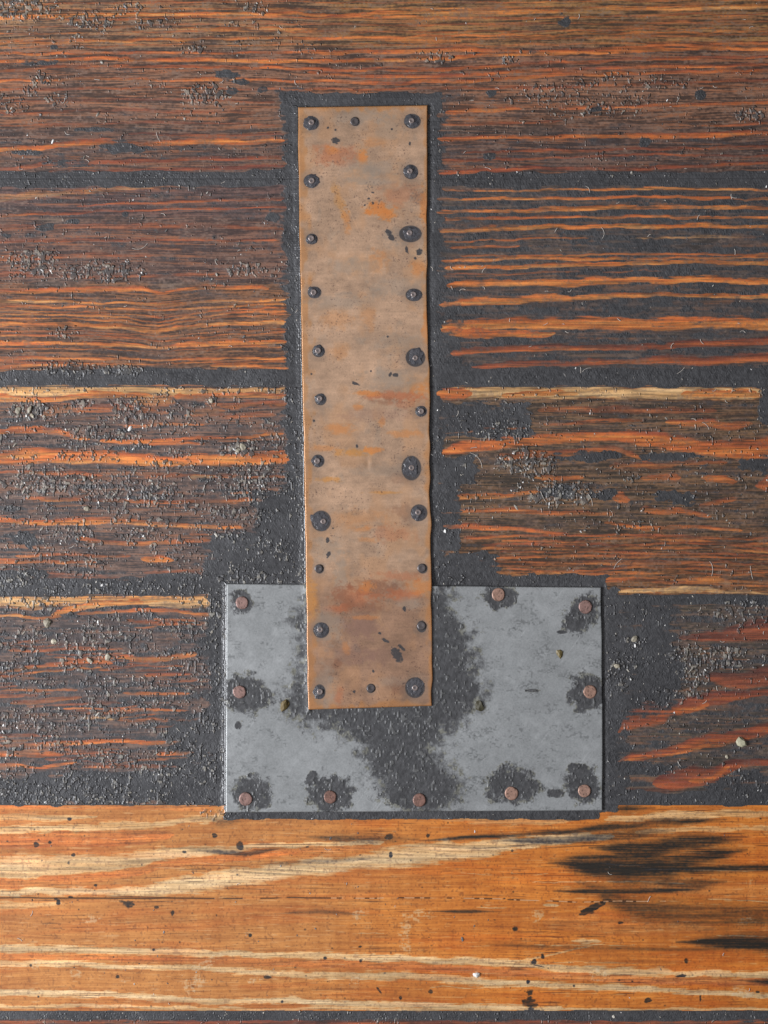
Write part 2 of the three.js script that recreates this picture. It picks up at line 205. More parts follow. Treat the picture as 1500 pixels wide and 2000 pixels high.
K(4.7, 1, .04, [0, 1941, 7, 130, 1941, 8, 200, 1943, 8, 290, 1946, 8, 370, 1953, 6, 450, 1956, 7, 560, 1954, 6, 650, 1960, 7, 750, 1963, 8, 900, 1966, 7, 1100, 1969, 5]);
K(4.5, .9, .2, [0, 1965, 4, 150, 1965, 4, 300, 1968, 4, 500, 1970, 3, 900, 1971, 3, 1500, 1971, 3]);
K(4, .75, .35, [850, 1590, 5, 950, 1602, 10, 1060, 1604, 9, 1130, 1600, 6]); K(4.3, .85, .2, [1180, 1600, 6, 1280, 1596, 9, 1380, 1590, 9, 1500, 1588, 7]); K(4.2, .7, .35, [1240, 1624, 6, 1340, 1621, 7, 1500, 1616, 6]);
K(4, .5, .42, [1060, 1800, 12, 1180, 1806, 20, 1300, 1812, 14, 1400, 1815, 8]); K(3.8, .5, .4, [1250, 1730, 10, 1380, 1740, 14, 1500, 1738, 18]);
K(4.8, .8, .35, [1060, 1768, 2, 1070, 1768, 4, 1092, 1769, 2]); K(4.8, .8, .35, [1115, 1838, 2, 1140, 1839, 5, 1175, 1838, 2]); K(4.7, .7, .4, [1020, 1875, 3, 1180, 1845, 1.2]);
[[1040, 1722, 300], [1260, 1698, 230], [930, 1771, 60], [1170, 1687, 90], [1380, 1758, 130], [1080, 1880, 170], [1400, 1827, 120], [700, 1823, 50], [840, 1928, 160], [1040, 1845, 200], [560, 1697, 60], [900, 1706, 170]].forEach(([x, y, l]) => K(4.9, .75, .42, [x, y, .9, x + l / 2, y + 1, 1.1, x + l, y + 2, .9]));
// --- board 5
[[1996, 1], [2010, .8], [2030, 1.4], [2052, 1], [2075, 1.6], [2100, 1], [2130, 1.5], [2160, .9], [2200, 1.4], [2180, 1.2]].forEach(([y, t]) => K(t, .8, .34, [0, y, 4, 500, y + rr(-4, 4), 4, 1000, y + rr(-4, 4), 5, 1500, y + rr(-4, 4), 4]));

// --- dirt: seams, the bedding round both plates, patches
for (const y of [-60]) band(D, .9, [0, y - 8, 12, 1500, y - 8, 12]);
band(D, 1, [0, 350, 17, 150, 350, 17, 400, 350, 16, 600, 346, 18]); band(D, 1, [800, 352, 16, 1000, 351, 16, 1300, 350, 14, 1500, 352, 18]);
band(D, .95, [0, 740, 16, 100, 738, 18, 300, 737, 17, 600, 738, 18]); band(D, 1, [800, 737, 24, 1000, 738, 19, 1200, 736, 20, 1500, 738, 22]);
band(D, .95, [0, 1147, 18, 200, 1146, 19, 430, 1140, 24]); band(D, 1, [380, 1135, 34, 600, 1130, 40]);
band(D, 1, [1150, 1172, 12, 1300, 1172, 11, 1500, 1172, 10]);
band(D, 1, [0, 1545, 30, 200, 1540, 32, 440, 1535, 40]); band(D, 1, [1170, 1555, 22, 1300, 1560, 13, 1500, 1556, 20]);
band(D, 1, [0, 1983, 9, 500, 1984, 10, 900, 1983, 9, 1200, 1984, 11, 1500, 1985, 11]); band(D, .8, [0, 2015, 8, 700, 2012, 8, 1500, 2020, 10]);
box(D, 1.3, 558, 600, 182, 1160, 15, 16); box(D, 1.3, 830, 862, 186, 1160, 16, 16); box(D, .62, 540, 600, 170, 1160, 26, 60); box(D, .6, 830, 890, 176, 1160, 30, 60); box(D, 1.3, 548, 862, 181, 215, 8);
box(D, 1.3, 405, 450, 1118, 1578, 16, 14); box(D, .62, 370, 450, 1110, 1575, 40, 60); box(D, 1.3, 410, 880, 1105, 1160, 12); box(D, 1.3, 840, 1185, 1122, 1160, 9); box(D, 1.3, 1165, 1206, 1150, 1588, 12); box(D, 1.4, 438, 1172, 1574, 1601, 4, 4);
box(D, 1, 500, 600, 960, 1130, 28); box(D, .9, 400, 600, 1040, 1150, 30); box(D, 1, 850, 975, 1080, 1140, 16); box(D, .9, 850, 930, 870 + 20, 945, 12); box(D, .8, 850, 905, 560, 730, 14); box(D, .85, 852, 1040, 785, 855, 16); box(D, .95, 850, 900, 940, 1080, 14);
box(D, .9, 330, 430, 1390, 1570, 28); box(D, .85, 1180, 1320, 1180, 1400, 26); blob(D, .95, 1290, 1310, 55, 46, .3); box(D, .8, 1180, 1230, 1400, 1560, 14); blob(D, .8, 1260, 1500, 90, 14); blob(D, .8, 1460, 1530, 80, 25);
[[440, 148, 26, 12], [472, 160, 20, 6], [455, 176, 12, 8], [75, 122, 40, 6], [105, 92, 9, 5], [90, 123, 18, 5], [230, 284, 40, 10], [180, 253, 45, 5], [60, 298, 40, 6], [250, 290, 50, 10], [1260, 275, 12, 12], [1367, 185, 13, 11], [1105, 40, 14, 16], [1040, 102, 8, 4], [960, 182, 14, 8], [955, 305, 14, 8], [1165, 213, 14, 6], [510, 175, 14, 8], [90, 445, 20, 8], [15, 460, 10, 6], [145, 432, 14, 6], [245, 418, 6, 6], [530, 424, 14, 12], [140, 320, 60, 8], [440, 725, 16, 8], [220, 730, 14, 10], [50, 1055, 24, 18], [1300, 968, 26, 12], [1330, 975, 28, 14], [1150, 880 + 10, 60, 12], [1310, 892, 60, 9], [1095, 960, 40, 16], [1180, 968, 30, 14], [1495, 790, 14, 44], [1480, 905, 40, 20]].forEach(a => blob(D, .95, ...a, .6));
blob(D, .9, 40, 1120, 70, 14); blob(D, .9, 300, 1138, 140, 10);
// grit clusters
[[50, 20, 70, 26, .9], [180, 42, 60, 20, .9], [300, 46, 50, 12, .6], [250, 15, 30, 14, .8], [500, 14, 30, 14, .8], [150, 75, 16, 12, .8], [80, 152, 24, 14, .9], [60, 175, 20, 16, .8], [380, 96, 30, 10, .8], [400, 185, 50, 22, .9], [470, 46, 30, 8, .7], [20, 205, 40, 18, .6], [110, 195, 30, 14, .6], [850, 112, 40, 16, .7], [990, 115, 20, 14, .7], [1150, 190, 160, 40, .45], [1240, 160, 120, 22, .45], [1465, 225, 30, 16, .7], [60, 510, 60, 30, 1], [200, 530, 90, 22, .9], [480, 527, 40, 14, .8], [120, 648, 34, 14, .7], [150, 720, 90, 16, .7], [240, 722, 40, 12, .8], [60, 800, 50, 24, 1], [165, 788, 20, 10, .9], [260, 800, 50, 24, .9], [415, 785, 12, 14, .9], [190, 845, 40, 20, .9], [250, 850, 30, 14, .9], [470, 875, 40, 18, 1], [150, 872, 18, 14, .8], [490, 945, 50, 40, 1], [100, 945, 120, 24, .9], [250, 965, 120, 26, .8], [520, 910, 30, 10, .8], [470, 1005, 60, 14, .9], [160, 1040, 20, 14, .9], [260, 1045, 34, 16, .9], [130, 1085, 24, 10, .8], [35, 1135, 24, 16, .9], [1030, 905, 60, 30, .95], [1090, 962, 80, 26, .95], [990, 845, 40, 26, .7], [950, 850, 20, 16, .8], [1235, 935, 20, 12, .8], [1250, 1030, 60, 20, .3], [1380, 1285, 90, 26, .8], [1360, 1325, 30, 26, .9], [1240, 1255, 24, 16, .8], [1215, 1310, 30, 40, .6], [1330, 1355, 60, 12, .7], [1450, 1200, 60, 30, .6], [1470, 830, 30, 20, .3], [420, 1590, 40, 12, .7], [215, 1390, 50, 14, .9]].forEach(a => blob(G, a[4], a[0], a[1], a[2], a[3], .5));

// char and dark stains on board 4: B; bleached scuffs: P
const B = fld(), P = fld();
function char(v, p) {
  const [xa, xb] = ends(p), o = [0, 0], s = ++sid;
  for (let x = Math.ceil(xa); x <= xb; x++) { polyAt(p, x, o); const tp = Math.min(1, (x - xa) / 60 + .05, (xb - x) / 60 + (p[p.length - 3] >= 1500 ? 1 : .05));
    for (let y = Math.floor(o[0] - o[1] * 2.2); y <= o[0] + o[1] * 2.2; y++) { const e0 = Math.abs(y - o[0]) / o[1] + (1 - tp) * .9, val = v * Math.exp(-e0 * e0 * 1.25), nz = .5 * N(x / 130, y / 5, s) + .3 * N(x / 70, y / 1.7, s + 1) + .2 * N(x / 16, y / 2, s + 2), i = at(x, y); B[i] = Math.max(B[i], clamp(val * .95 + (nz - .5) * 1.15 * ss(0, .6, val), 0, v)); } }
}
char(1, [1070, 1682, 8, 1150, 1690, 22, 1230, 1695, 36, 1300, 1690, 34, 1380, 1672, 18, 1460, 1660, 8]); char(.95, [1150, 1655, 8, 1260, 1662, 22, 1340, 1645, 16, 1450, 1640, 7]); char(.95, [1100, 1700, 5, 1220, 1708, 16, 1330, 1700, 9, 1500, 1695, 7]); char(.9, [1080, 1740, 5, 1250, 1742, 8, 1370, 1738, 4]);
char(.85, [820, 1642, 3, 950, 1634, 5, 1100, 1625, 5, 1200, 1615, 9, 1300, 1606, 9, 1420, 1600, 4]); char(.7, [960, 1640, 5, 1100, 1642, 8, 1230, 1630, 12, 1320, 1622, 6]); char(1, [1320, 1840, 4, 1400, 1840, 12, 1450, 1840, 18, 1500, 1842, 22]); char(.8, [1440, 1915, 2, 1480, 1917, 6, 1500, 1918, 8]); char(.55, [1120, 1720, 14, 1260, 1778, 30, 1380, 1790, 28, 1500, 1790, 22]); char(.6, [1250, 1720, 10, 1340, 1730, 14, 1420, 1722, 8]); char(.7, [830, 1780, 2, 930, 1780, 4, 980, 1781, 2]); char(.55, [600, 1635, 6, 700, 1640, 9, 820, 1638, 6]); char(.6, [370, 1660, 4, 480, 1668, 6, 560, 1655, 4]); char(.45, [400, 1595, 10, 430, 1606, 18, 470, 1604, 6]); char(.7, [1170, 1580, 4, 1230, 1580, 10, 1280, 1578, 5]); char(.35, [480, 1690, 4, 640, 1682, 6, 740, 1676, 4]); char(.4, [530, 1785, 2, 620, 1780, 6, 730, 1788, 2]); char(.4, [950, 1845, 3, 1100, 1850, 4, 1350, 1855, 4, 1500, 1850, 4]);
// dark bits pressed into board 4 : [x, y, rx, ry]
[[134, 1683, 8, 8], [144, 1670, 5, 4], [71, 1650, 8, 9], [97, 1645, 5, 5], [137, 1600, 6, 4], [468, 1651, 8, 11], [420, 1632, 6, 6], [360, 1664, 5, 3], [187, 1729, 5, 4], [185, 1739, 3, 3], [110, 1755, 10, 5], [114, 1763, 5, 6], [138, 1752, 8, 3], [248, 1765, 14, 13], [305, 1772, 6, 4], [337, 1782, 7, 12], [489, 1827, 4, 4], [703, 1849, 8, 6], [705, 1878, 7, 7], [635, 1870, 4, 4], [524, 1909, 10, 4], [75, 1947, 4, 4], [551, 1956, 4, 4], [763, 1669, 4, 8], [760, 1634, 10, 8], [836, 1632, 6, 6], [1000, 1661, 4, 4], [1007, 1813, 8, 6], [1154, 1775, 28, 9, -.45], [1190, 1757, 14, 4], [1043, 1880, 6, 8], [1060, 1868, 5, 8], [1330, 1906, 14, 3], [1121, 1926, 4, 4], [1480, 1937, 8, 5], [1368, 1951, 4, 10], [1265, 1954, 8, 6], [1340, 1876, 4, 6], [840, 1935, 6, 5], [782, 1949, 4, 6], [1032, 1918, 6, 5], [1035, 1952, 17, 22], [741, 1935, 3, 12, -.6], [600, 1604 + 50, 3, 2], [60, 1885, 3, 3], [222, 1869, 3, 3], [145, 1890, 3, 3], [230, 1908, 5, 5], [300, 1855, 3, 3], [1213, 1802, 8, 4], [1055, 1887, 22, 2, .2]].forEach(([x, y, a, b, r]) => blob(B, .8, x, y, a * .72, b * .72, 1.0, r || 0));
for (let i = 0; i < 150; i++) blob(B, rr(.3, .6), rr(-200, 1700), rr(1580, 1968), rr(1.2, 2.6), rr(1, 2.2), .3);
[[150, 1901, 14, 8], [180, 1795, 18, 8], [410, 1880, 30, 8, -.4], [380, 1925, 22, 20], [500, 1913, 24, 5, -.3], [700, 1783, 16, 12], [815, 1790, 24, 13], [790, 1838, 14, 24], [1165, 1905, 24, 9], [1450, 1938, 28, 10, .2], [1455, 1795, 12, 8], [1465, 1724, 12, 6], [1050, 1790, 10, 12], [930, 1909, 12, 7], [240, 1917, 12, 5], [695, 1915, 10, 12], [70, 1885, 8, 8]].forEach(([x, y, a, b, r]) => blob(P, .8, x, y, a, b, 1.0, r || 0));

// where the plates lie (photo pixels)
const STRIP_L = [206, 582, 0, 350, 583.5, 0, 500, 586, 0, 650, 589, 0, 780, 591.5, 0, 900, 594.5, 0, 1050, 596.5, 0, 1150, 598.5, 0, 1300, 600.5, 0, 1386, 602.5, 0];
const STRIP_R = [206, 834.5, 0, 350, 833.5, 0, 500, 833.5, 0, 600, 835, 0, 660, 837.5, 0, 800, 840, 0, 960, 840, 0, 1050, 842.5, 0, 1100, 844, 0, 1200, 843, 0, 1380, 844, 0];
const o2 = [0, 0];
const stripL = y => { polyAt(STRIP_L, y, o2); return o2[0] + (N(y / 30, 3, 60) - .5) * 1.6; };
const stripR = y => { polyAt(STRIP_R, y, o2); return o2[0] + (N(y / 30, 5, 61) - .5) * 3.4; };
const PL = { l: y => lerp(442.5, 441, (y - 1140) / 446), r: y => lerp(1174.5, 1177, ss(1147, 1400, y)) + (N(y / 60, 1, 62) - .5) * 1.5, t: x => lerp(1140, 1147, (x - 442) / 732), b: x => lerp(1586.5, 1582.5, (x - 442) / 732) };
const ST = { t: x => lerp(210, 206, (x - 582) / 252), b: x => lerp(1385.5, 1378, (x - 602) / 242) };
// signed distance in px to a plate's outline, inside positive: [left, right, top, bottom]
const inStrip = (x, y) => [x - stripL(y), stripR(y) - x, y - ST.t(x), ST.b(x) - y];
const inPlate = (x, y) => [x - PL.l(y), PL.r(y) - x, y - PL.t(x), PL.b(x) - y];

// --- compose colour, height and roughness
const zoneOf = new Float32Array(8);
for (let y = Y0; y < Y0 + H; y++) {
  const zs = ZONES.filter(z => y >= z[2] - 30 && y <= z[3] + 30);
  let bi = 0; while (bi < 6 && y >= EDGES[bi + 1]) bi++;
  const nearP = y > 1090 && y < 1640, nearS = y > 150 && y < 1440;
  for (let x = X0; x < X0 + W; x++) {
    const i = (y - Y0) * W + x - X0;
    let d0 = 60, d1 = 50, d2 = 45, l0 = 120, l1 = 100, l2 = 85, dirt = .3, grit = .2;
    const zw = (N(x / 60, y / 25, 40) - .5) * 26;
    for (const z of zs) {
      const hard0 = EDGES.includes(z[2]), hard1 = EDGES.includes(z[3]);
      let m = Math.min(hard0 ? (y >= z[2] ? 1 : 0) : ss(-12, 12, y - z[2] + zw), hard1 ? (y < z[3] ? 1 : 0) : ss(-12, 12, z[3] - y + zw), z[0] <= X0 ? 1 : ss(-50, z[0] === 560 ? 420 : 50, x - z[0] + zw * 3), z[1] >= 1720 ? 1 : ss(-50, 50, z[1] - x + zw * 3));
      if (m <= 0) continue;
      d0 += (z[4][0] - d0) * m; d1 += (z[4][1] - d1) * m; d2 += (z[4][2] - d2) * m; l0 += (z[5][0] - l0) * m; l1 += (z[5][1] - l1) * m; l2 += (z[5][2] - l2) * m; dirt += (z[6] - dirt) * m; grit += (z[7] - grit) * m;
    }
    // fibres
    const wv = (N(x / 260, y / 40, 11) - .5) * 14 + (x < 600 && y > 560 && y < 730 ? 9 * Math.exp(-(((x - 310) / 70) ** 2)) : 0), g = y - wv;
    const sl = bi === 5 ? .35 : 1;
    const f1 = N(x / (bi === 5 ? 120 : 62), g / 1.9, 12), f2 = N(x / 170, g / 4.6, 13), f3 = N(x / (bi === 5 ? 40 : 22), g / 1.5, 14), f4 = N(x / 4.2, y / 2.8, 15), big = F3(x / 130, y / 45, 16), mid = F3(x / 34, y / 12, 17);
    let f = clamp(.5 + ((f1 - .5) * .95 + (f2 - .5) * .6 + (f3 - .5) * .8) * sl * 1.25 + (big - .5) * .5 + (mid - .5) * .7 * sl + (f4 - .5) * .7 * sl);
    let r = lerp(d0, l0, f), gg = lerp(d1, l1, f), b = lerp(d2, l2, f);
    if (bi !== 5) {                                     // rusty resin left in the softer grain, in patches
      const og = ss(.46, .74, .5 * N(x / 150, g / 3.2, 44) + .3 * f1 + .2 * f3) * ss(.3, .62, F3(x / 110, y / 26, 45)) * (bi === 3 && x > 780 ? .25 : .62) * (bi === 4 && x < 600 ? .7 : 1);
      r = lerp(r, 156, og); gg = lerp(gg, 92, og); b = lerp(b, 56, og);
      const bl = ss(.6, .82, .6 * mid + .4 * f4) * .4; r = lerp(r, 172, bl); gg = lerp(gg, 146, bl); b = lerp(b, 122, bl);
    }
    let h = (f - .5) * .10, rough = .58;
    // latewood
    let m = L[i];
    if (bi !== 5) m *= (.74 + .26 * ss(.18, .5, f1 * .4 + f3 * .3 + mid * .3)) * lerp(.5 + .5 * ss(.28, .52, .6 * F3(x / 70, y / 16, 46) + .4 * F3(x / 18, y / 8, 47)), 1, ss(4.5, 9, WD[i]));
    if (m > .01) {
      const t = clamp(T[i] + (bi === 5 && T[i] < 3 ? .35 : 0), 0, 4.99), k = Math.floor(t), q = t - k, a = PAL[k], c = PAL[k + 1];
      const v = 1 + (f1 - .5) * .3 + (f3 - .5) * .2 + (f2 - .5) * .2 + (big - .5) * .2 + (f4 - .5) * .12;
      r = lerp(r, lerp(a[0], c[0], q) * v, m); gg = lerp(gg, lerp(a[1], c[1], q) * v, m); b = lerp(b, lerp(a[2], c[2], q) * v, m);
      h += m * (bi === 5 ? (t > 3.5 ? -.03 : .03) : .08); rough = lerp(rough, .5, m);
    }
    if (bi === 5) {
      // board 4: char, pressed dirt, scuffs, thin dark checks in the grain
      const chk = ss(.74, .92, N(x / 70, g / 1.3, 18)) * ss(.45, .75, big + (x > 1000 ? .12 : 0));
      r *= 1 - chk * .4; gg *= 1 - chk * .42; b *= 1 - chk * .4; h -= chk * .08;
      const chat = (N(x / 13, y / 90, 123) - .5) * 13 + (N(x / 5, y / 30, 124) - .5) * 6; r += chat; gg += chat; b += chat * .8; const red = ss(.5, .75, F3(x / 170, y / 16, 19)); r += red * 4; gg -= red * 5; b -= red * 6; const fk = Math.max(ss(.74, .86, N(x / 2.8, y / 3.4, 126)) * (.25 + .5 * big), m * ss(.6, .8, .5 * f4 + .5 * N(x / 14, y / 2, 131)) * .7); r *= 1 - fk * .3; gg *= 1 - fk * .33; b *= 1 - fk * .3; const wk = ss(.8, .93, N(x / 26, y / 1.5, 127)) * .35; r = lerp(r, 224, wk); gg = lerp(gg, 188, wk); b = lerp(b, 144, wk);
      const sc = P[i] * ss(.38, .66, .6 * N(x / 7, y / 1.6, 20) + .4 * N(x / 2.4, y / 5, 21)); r = lerp(r, 218, sc * .6); gg = lerp(gg, 196, sc * .6); b = lerp(b, 164, sc * .6); h += sc * .1;
      const ch = clamp(B[i] * (1.05 + .5 * (f1 - .5) + .4 * (f3 - .5)) + (B[i] > .1 ? (f4 - .5) * .25 : 0)); { const k2 = Math.pow(ch, 1.15); r *= lerp(1, .15, k2); gg *= lerp(1, .2, k2); b *= lerp(1, .36, k2); } h -= ch * .05;
      const ck = Math.abs(y - (1754 + (x > 850 ? 7 * ss(850, 1150, x) : 0) + (N(x / 40, 2, 22) - .5) * 2.5)), cm = ss(1.7, .4, ck) * (x < 1300 ? 1 : 0) * ss(.25, .45, N(x / 18, 4, 23) + (x < 420 ? .4 : 0));
      if (cm > 0) { h -= cm * .35; const pale = x > 620 ? ss(.45, .6, N(x / 9, 6, 24)) : 0; r = lerp(r, pale ? 200 : 44, cm * .8); gg = lerp(gg, pale ? 160 : 30, cm * .8); b = lerp(b, pale ? 130 : 26, cm * .8); }
    }
    // dirt and tar: fills the worn softwood, lies thick by the seams and plates
    const nd = .45 * N(x / 75, y / 4.5, 25) + .3 * N(x / 20, y / 7, 26) + .25 * N(x / 6, y / 4, 27);
    let dv = Math.max(D[i], dirt) + (nd - .5) * .85 - L[i] * (D[i] > 1 ? .15 : .34);
    if (bi === 5) dv = D[i] > .9 ? D[i] - .3 + (nd - .5) * .5 : 0;
    const thin = Math.max(ss(.34, .60, dv) * .72, bi === 5 ? 0 : ss(.54, .74, .5 * mid + .5 * f4) * .42), tar = ss(.52, .70, dv);
    const tn = F3(x / 5, y / 5, 28), tb = F3(x / 70, y / 40, 29);
    r = lerp(r, 84 + (tn - .5) * 34, thin * .8); gg = lerp(gg, 72 + (tn - .5) * 32, thin * .8); b = lerp(b, 71 + (tn - .5) * 32, thin * .8);
    const br = N((x * .86 - y * .5) / 1.5, (x * .5 + y * .86) / 10, 125), tv = 63 + (tn - .5) * 30 + (tb - .5) * 20 + (br - .5) * 12;
    r = lerp(r, tv, tar); gg = lerp(gg, tv, tar); b = lerp(b, tv + 2, tar);
    h += tar * (.10 + ((tn - .5) * .34 + (N(x / 2.2, y / 3, 30) - .5) * .14) * (.35 + 1.3 * ss(.35, .65, F3(x / 40, y / 30, 128))) + (br - .5) * .11) + thin * (N(x / 3, y / 3, 31) - .5) * .18;
    rough = lerp(rough, .34 + .22 * tb, Math.max(tar, thin * .5));
    if (bi !== 5) { const fm = (1 - .7 * L[i] * ss(4.5, 9, WD[i])) * ss(.5, .72, .6 * F3(x / 95, y / 28, 48) + .4 * F3(x / 20, y / 11, 49)) * .42 * (1 - tar), fv = 1 + (f4 - .5) * .4; r = lerp(r, 106 * fv, fm); gg = lerp(gg, 84 * fv, fm); b = lerp(b, 74 * fv, fm); }
    // grit crust
    const gd = Math.max(G[i], grit * (bi < 3 ? .35 : x > 840 ? .5 : .85) * ss(.3, .6, F3(x / 45, y / 22, 32)));
    if (gd > .05) {
      const c1 = N(x / 3.3, y / 4.2, 33), c2 = N(x / 6, y / 7.5, 34), cr = ss(.78 - gd * .36, .95 - gd * .32, c1 * .6 + c2 * .4 + .04) * (bi === 5 ? .5 : 1);
      const pale = ss(.55, .8, N(x / 7, y / 7, 35));
      r = lerp(r, lerp(80, 150, pale), cr * .8); gg = lerp(gg, lerp(78, 145, pale), cr * .8); b = lerp(b, lerp(77, 134, pale), cr * .8);
      h += cr * .75; rough = lerp(rough, .27, cr);
    }
    // dirt banked against the left edges of the plates, flat bed under them
    for (let k = 0; k < 2; k++) {
      if (!(k ? nearS && (y < 1150) : nearP)) continue;
      const e = k ? inStrip(x, y) : inPlate(x, y), out = Math.max(-e[0], -e[1], -e[2], -e[3]);
      if (out <= 0) { h *= clamp(1 + out / 3); h += .25 * 0; continue; }
      if (-e[0] >= out - .01 && e[2] > -4 && e[3] > -4) { const n2 = N(y / 26, k, 36), w = (k ? 13 : 10.5) * (.7 + .6 * n2), bk = clamp(1 - out / w) ** 1.5; h = lerp(h, (k ? 1.55 : 1.5) * (.85 + .2 * n2) + h * .12, bk); rough = lerp(rough, .22, ss(0, .4, bk)); }
      else h -= (-e[1] >= out - .01 ? .45 : .3) * ss(k ? 15 : 12, 2, out + (N(x / 6, y / 12, 37) - .5) * 8);
    }
    CR[i] = r; CG[i] = gg; CB[i] = b; HT[i] = h; RG[i] = rough;
  }
}
const HS = fld();                                      // coarse relief: what the mesh carries
{ const R = 2, tmp = fld();
  for (let y = 0; y < H; y++) for (let x = 0; x < W; x++) { let a = 0; for (let k = -R; k <= R; k++) a += HT[y * W + clamp(x + k, 0, W - 1)]; tmp[y * W + x] = a / (2 * R + 1); }
  for (let y = 0; y < H; y++) for (let x = 0; x < W; x++) { let a = 0; for (let k = -R; k <= R; k++) a += tmp[clamp(y + k, 0, H - 1) * W + x]; HS[y * W + x] = a / (2 * R + 1); } }
const heightAt = (x, y) => HT[at(clamp(x, X0, X0 + W - 1), clamp(y, Y0, Y0 + H - 1))];

// ---------------------------------------------------------------- textures and materials
function tex(data, w, h, srgb) {
  const t = new THREE.DataTexture(data, w, h, THREE.RGBAFormat, data instanceof Float32Array ? THREE.FloatType : THREE.UnsignedByteType);
  t.magFilter = THREE.LinearFilter; t.minFilter = THREE.LinearFilter; t.wrapS = t.wrapT = THREE.ClampToEdgeWrapping;
  if (srgb) t.colorSpace = THREE.SRGBColorSpace; t.needsUpdate = true; return t;
}
const grain = () => (rnd() - .5) * 7;
function sheetMaterial(name, w, h, px, bumpRange, metal = 0) {     // px(x, y) -> [r, g, b, height mm, roughness]
  const c = new Uint8ClampedArray(w * h * 4), bm = new Uint8ClampedArray(w * h * 4), rm = new Uint8ClampedArray(w * h * 4);
  for (let y = 0, k = 0; y < h; y++) for (let x = 0; x < w; x++, k += 4) {
    const v = px(x, y), q = grain(); c[k] = v[0] + q; c[k + 1] = v[1] + q; c[k + 2] = v[2] + q; c[k + 3] = 255;
    bm[k] = bm[k + 1] = bm[k + 2] = clamp(v[3] / bumpRange + .5) * 255; bm[k + 3] = 255; rm[k] = 0; rm[k + 1] = v[4] * 255; rm[k + 2] = 0; rm[k + 3] = 255;
  }
  const u8 = a => new Uint8Array(a.buffer);
  const m = new THREE.MeshStandardMaterial({ map: tex(u8(c), w, h, true), bumpMap: tex(u8(bm), w, h), bumpScale: bumpRange / 1000, roughnessMap: tex(u8(rm), w, h), roughness: 1, metalness: metal });
  m.name = name; return m;
}
const srgb = (r, g, b) => new THREE.Color().setRGB(r / 255, g / 255, b / 255, THREE.SRGBColorSpace);
function plain(name, rgb, rough, metal = 0) { const m = new THREE.MeshStandardMaterial({ color: srgb(...rgb), roughness: rough, metalness: metal }); m.name = name; return m; }
function geo(pos, uv, idx) { const g = new THREE.BufferGeometry(); g.setAttribute('position', new THREE.Float32BufferAttribute(pos, 3)); g.setAttribute('uv', new THREE.Float32BufferAttribute(uv, 2)); g.setIndex(idx); g.computeVertexNormals(); return g; }
function mesh(name, g, m, parent) { const o = new THREE.Mesh(g, m); o.name = name; o.castShadow = o.receiveShadow = true; parent.add(o); return o; }
const used = {};
const numbered = n => { const k = used[n] = (used[n] ?? -1) + 1; return k ? `${n}_${String(k).padStart(3, '0')}` : n; };
function thing(name, label, category, group) { const o = new THREE.Group(); o.name = numbered(name); scene.add(o); tag(o, label, category, group); return o; }
function tag(o, label, category, group) { o.userData.label = label; o.userData.category = category; if (group) o.userData.group = group; return o; }

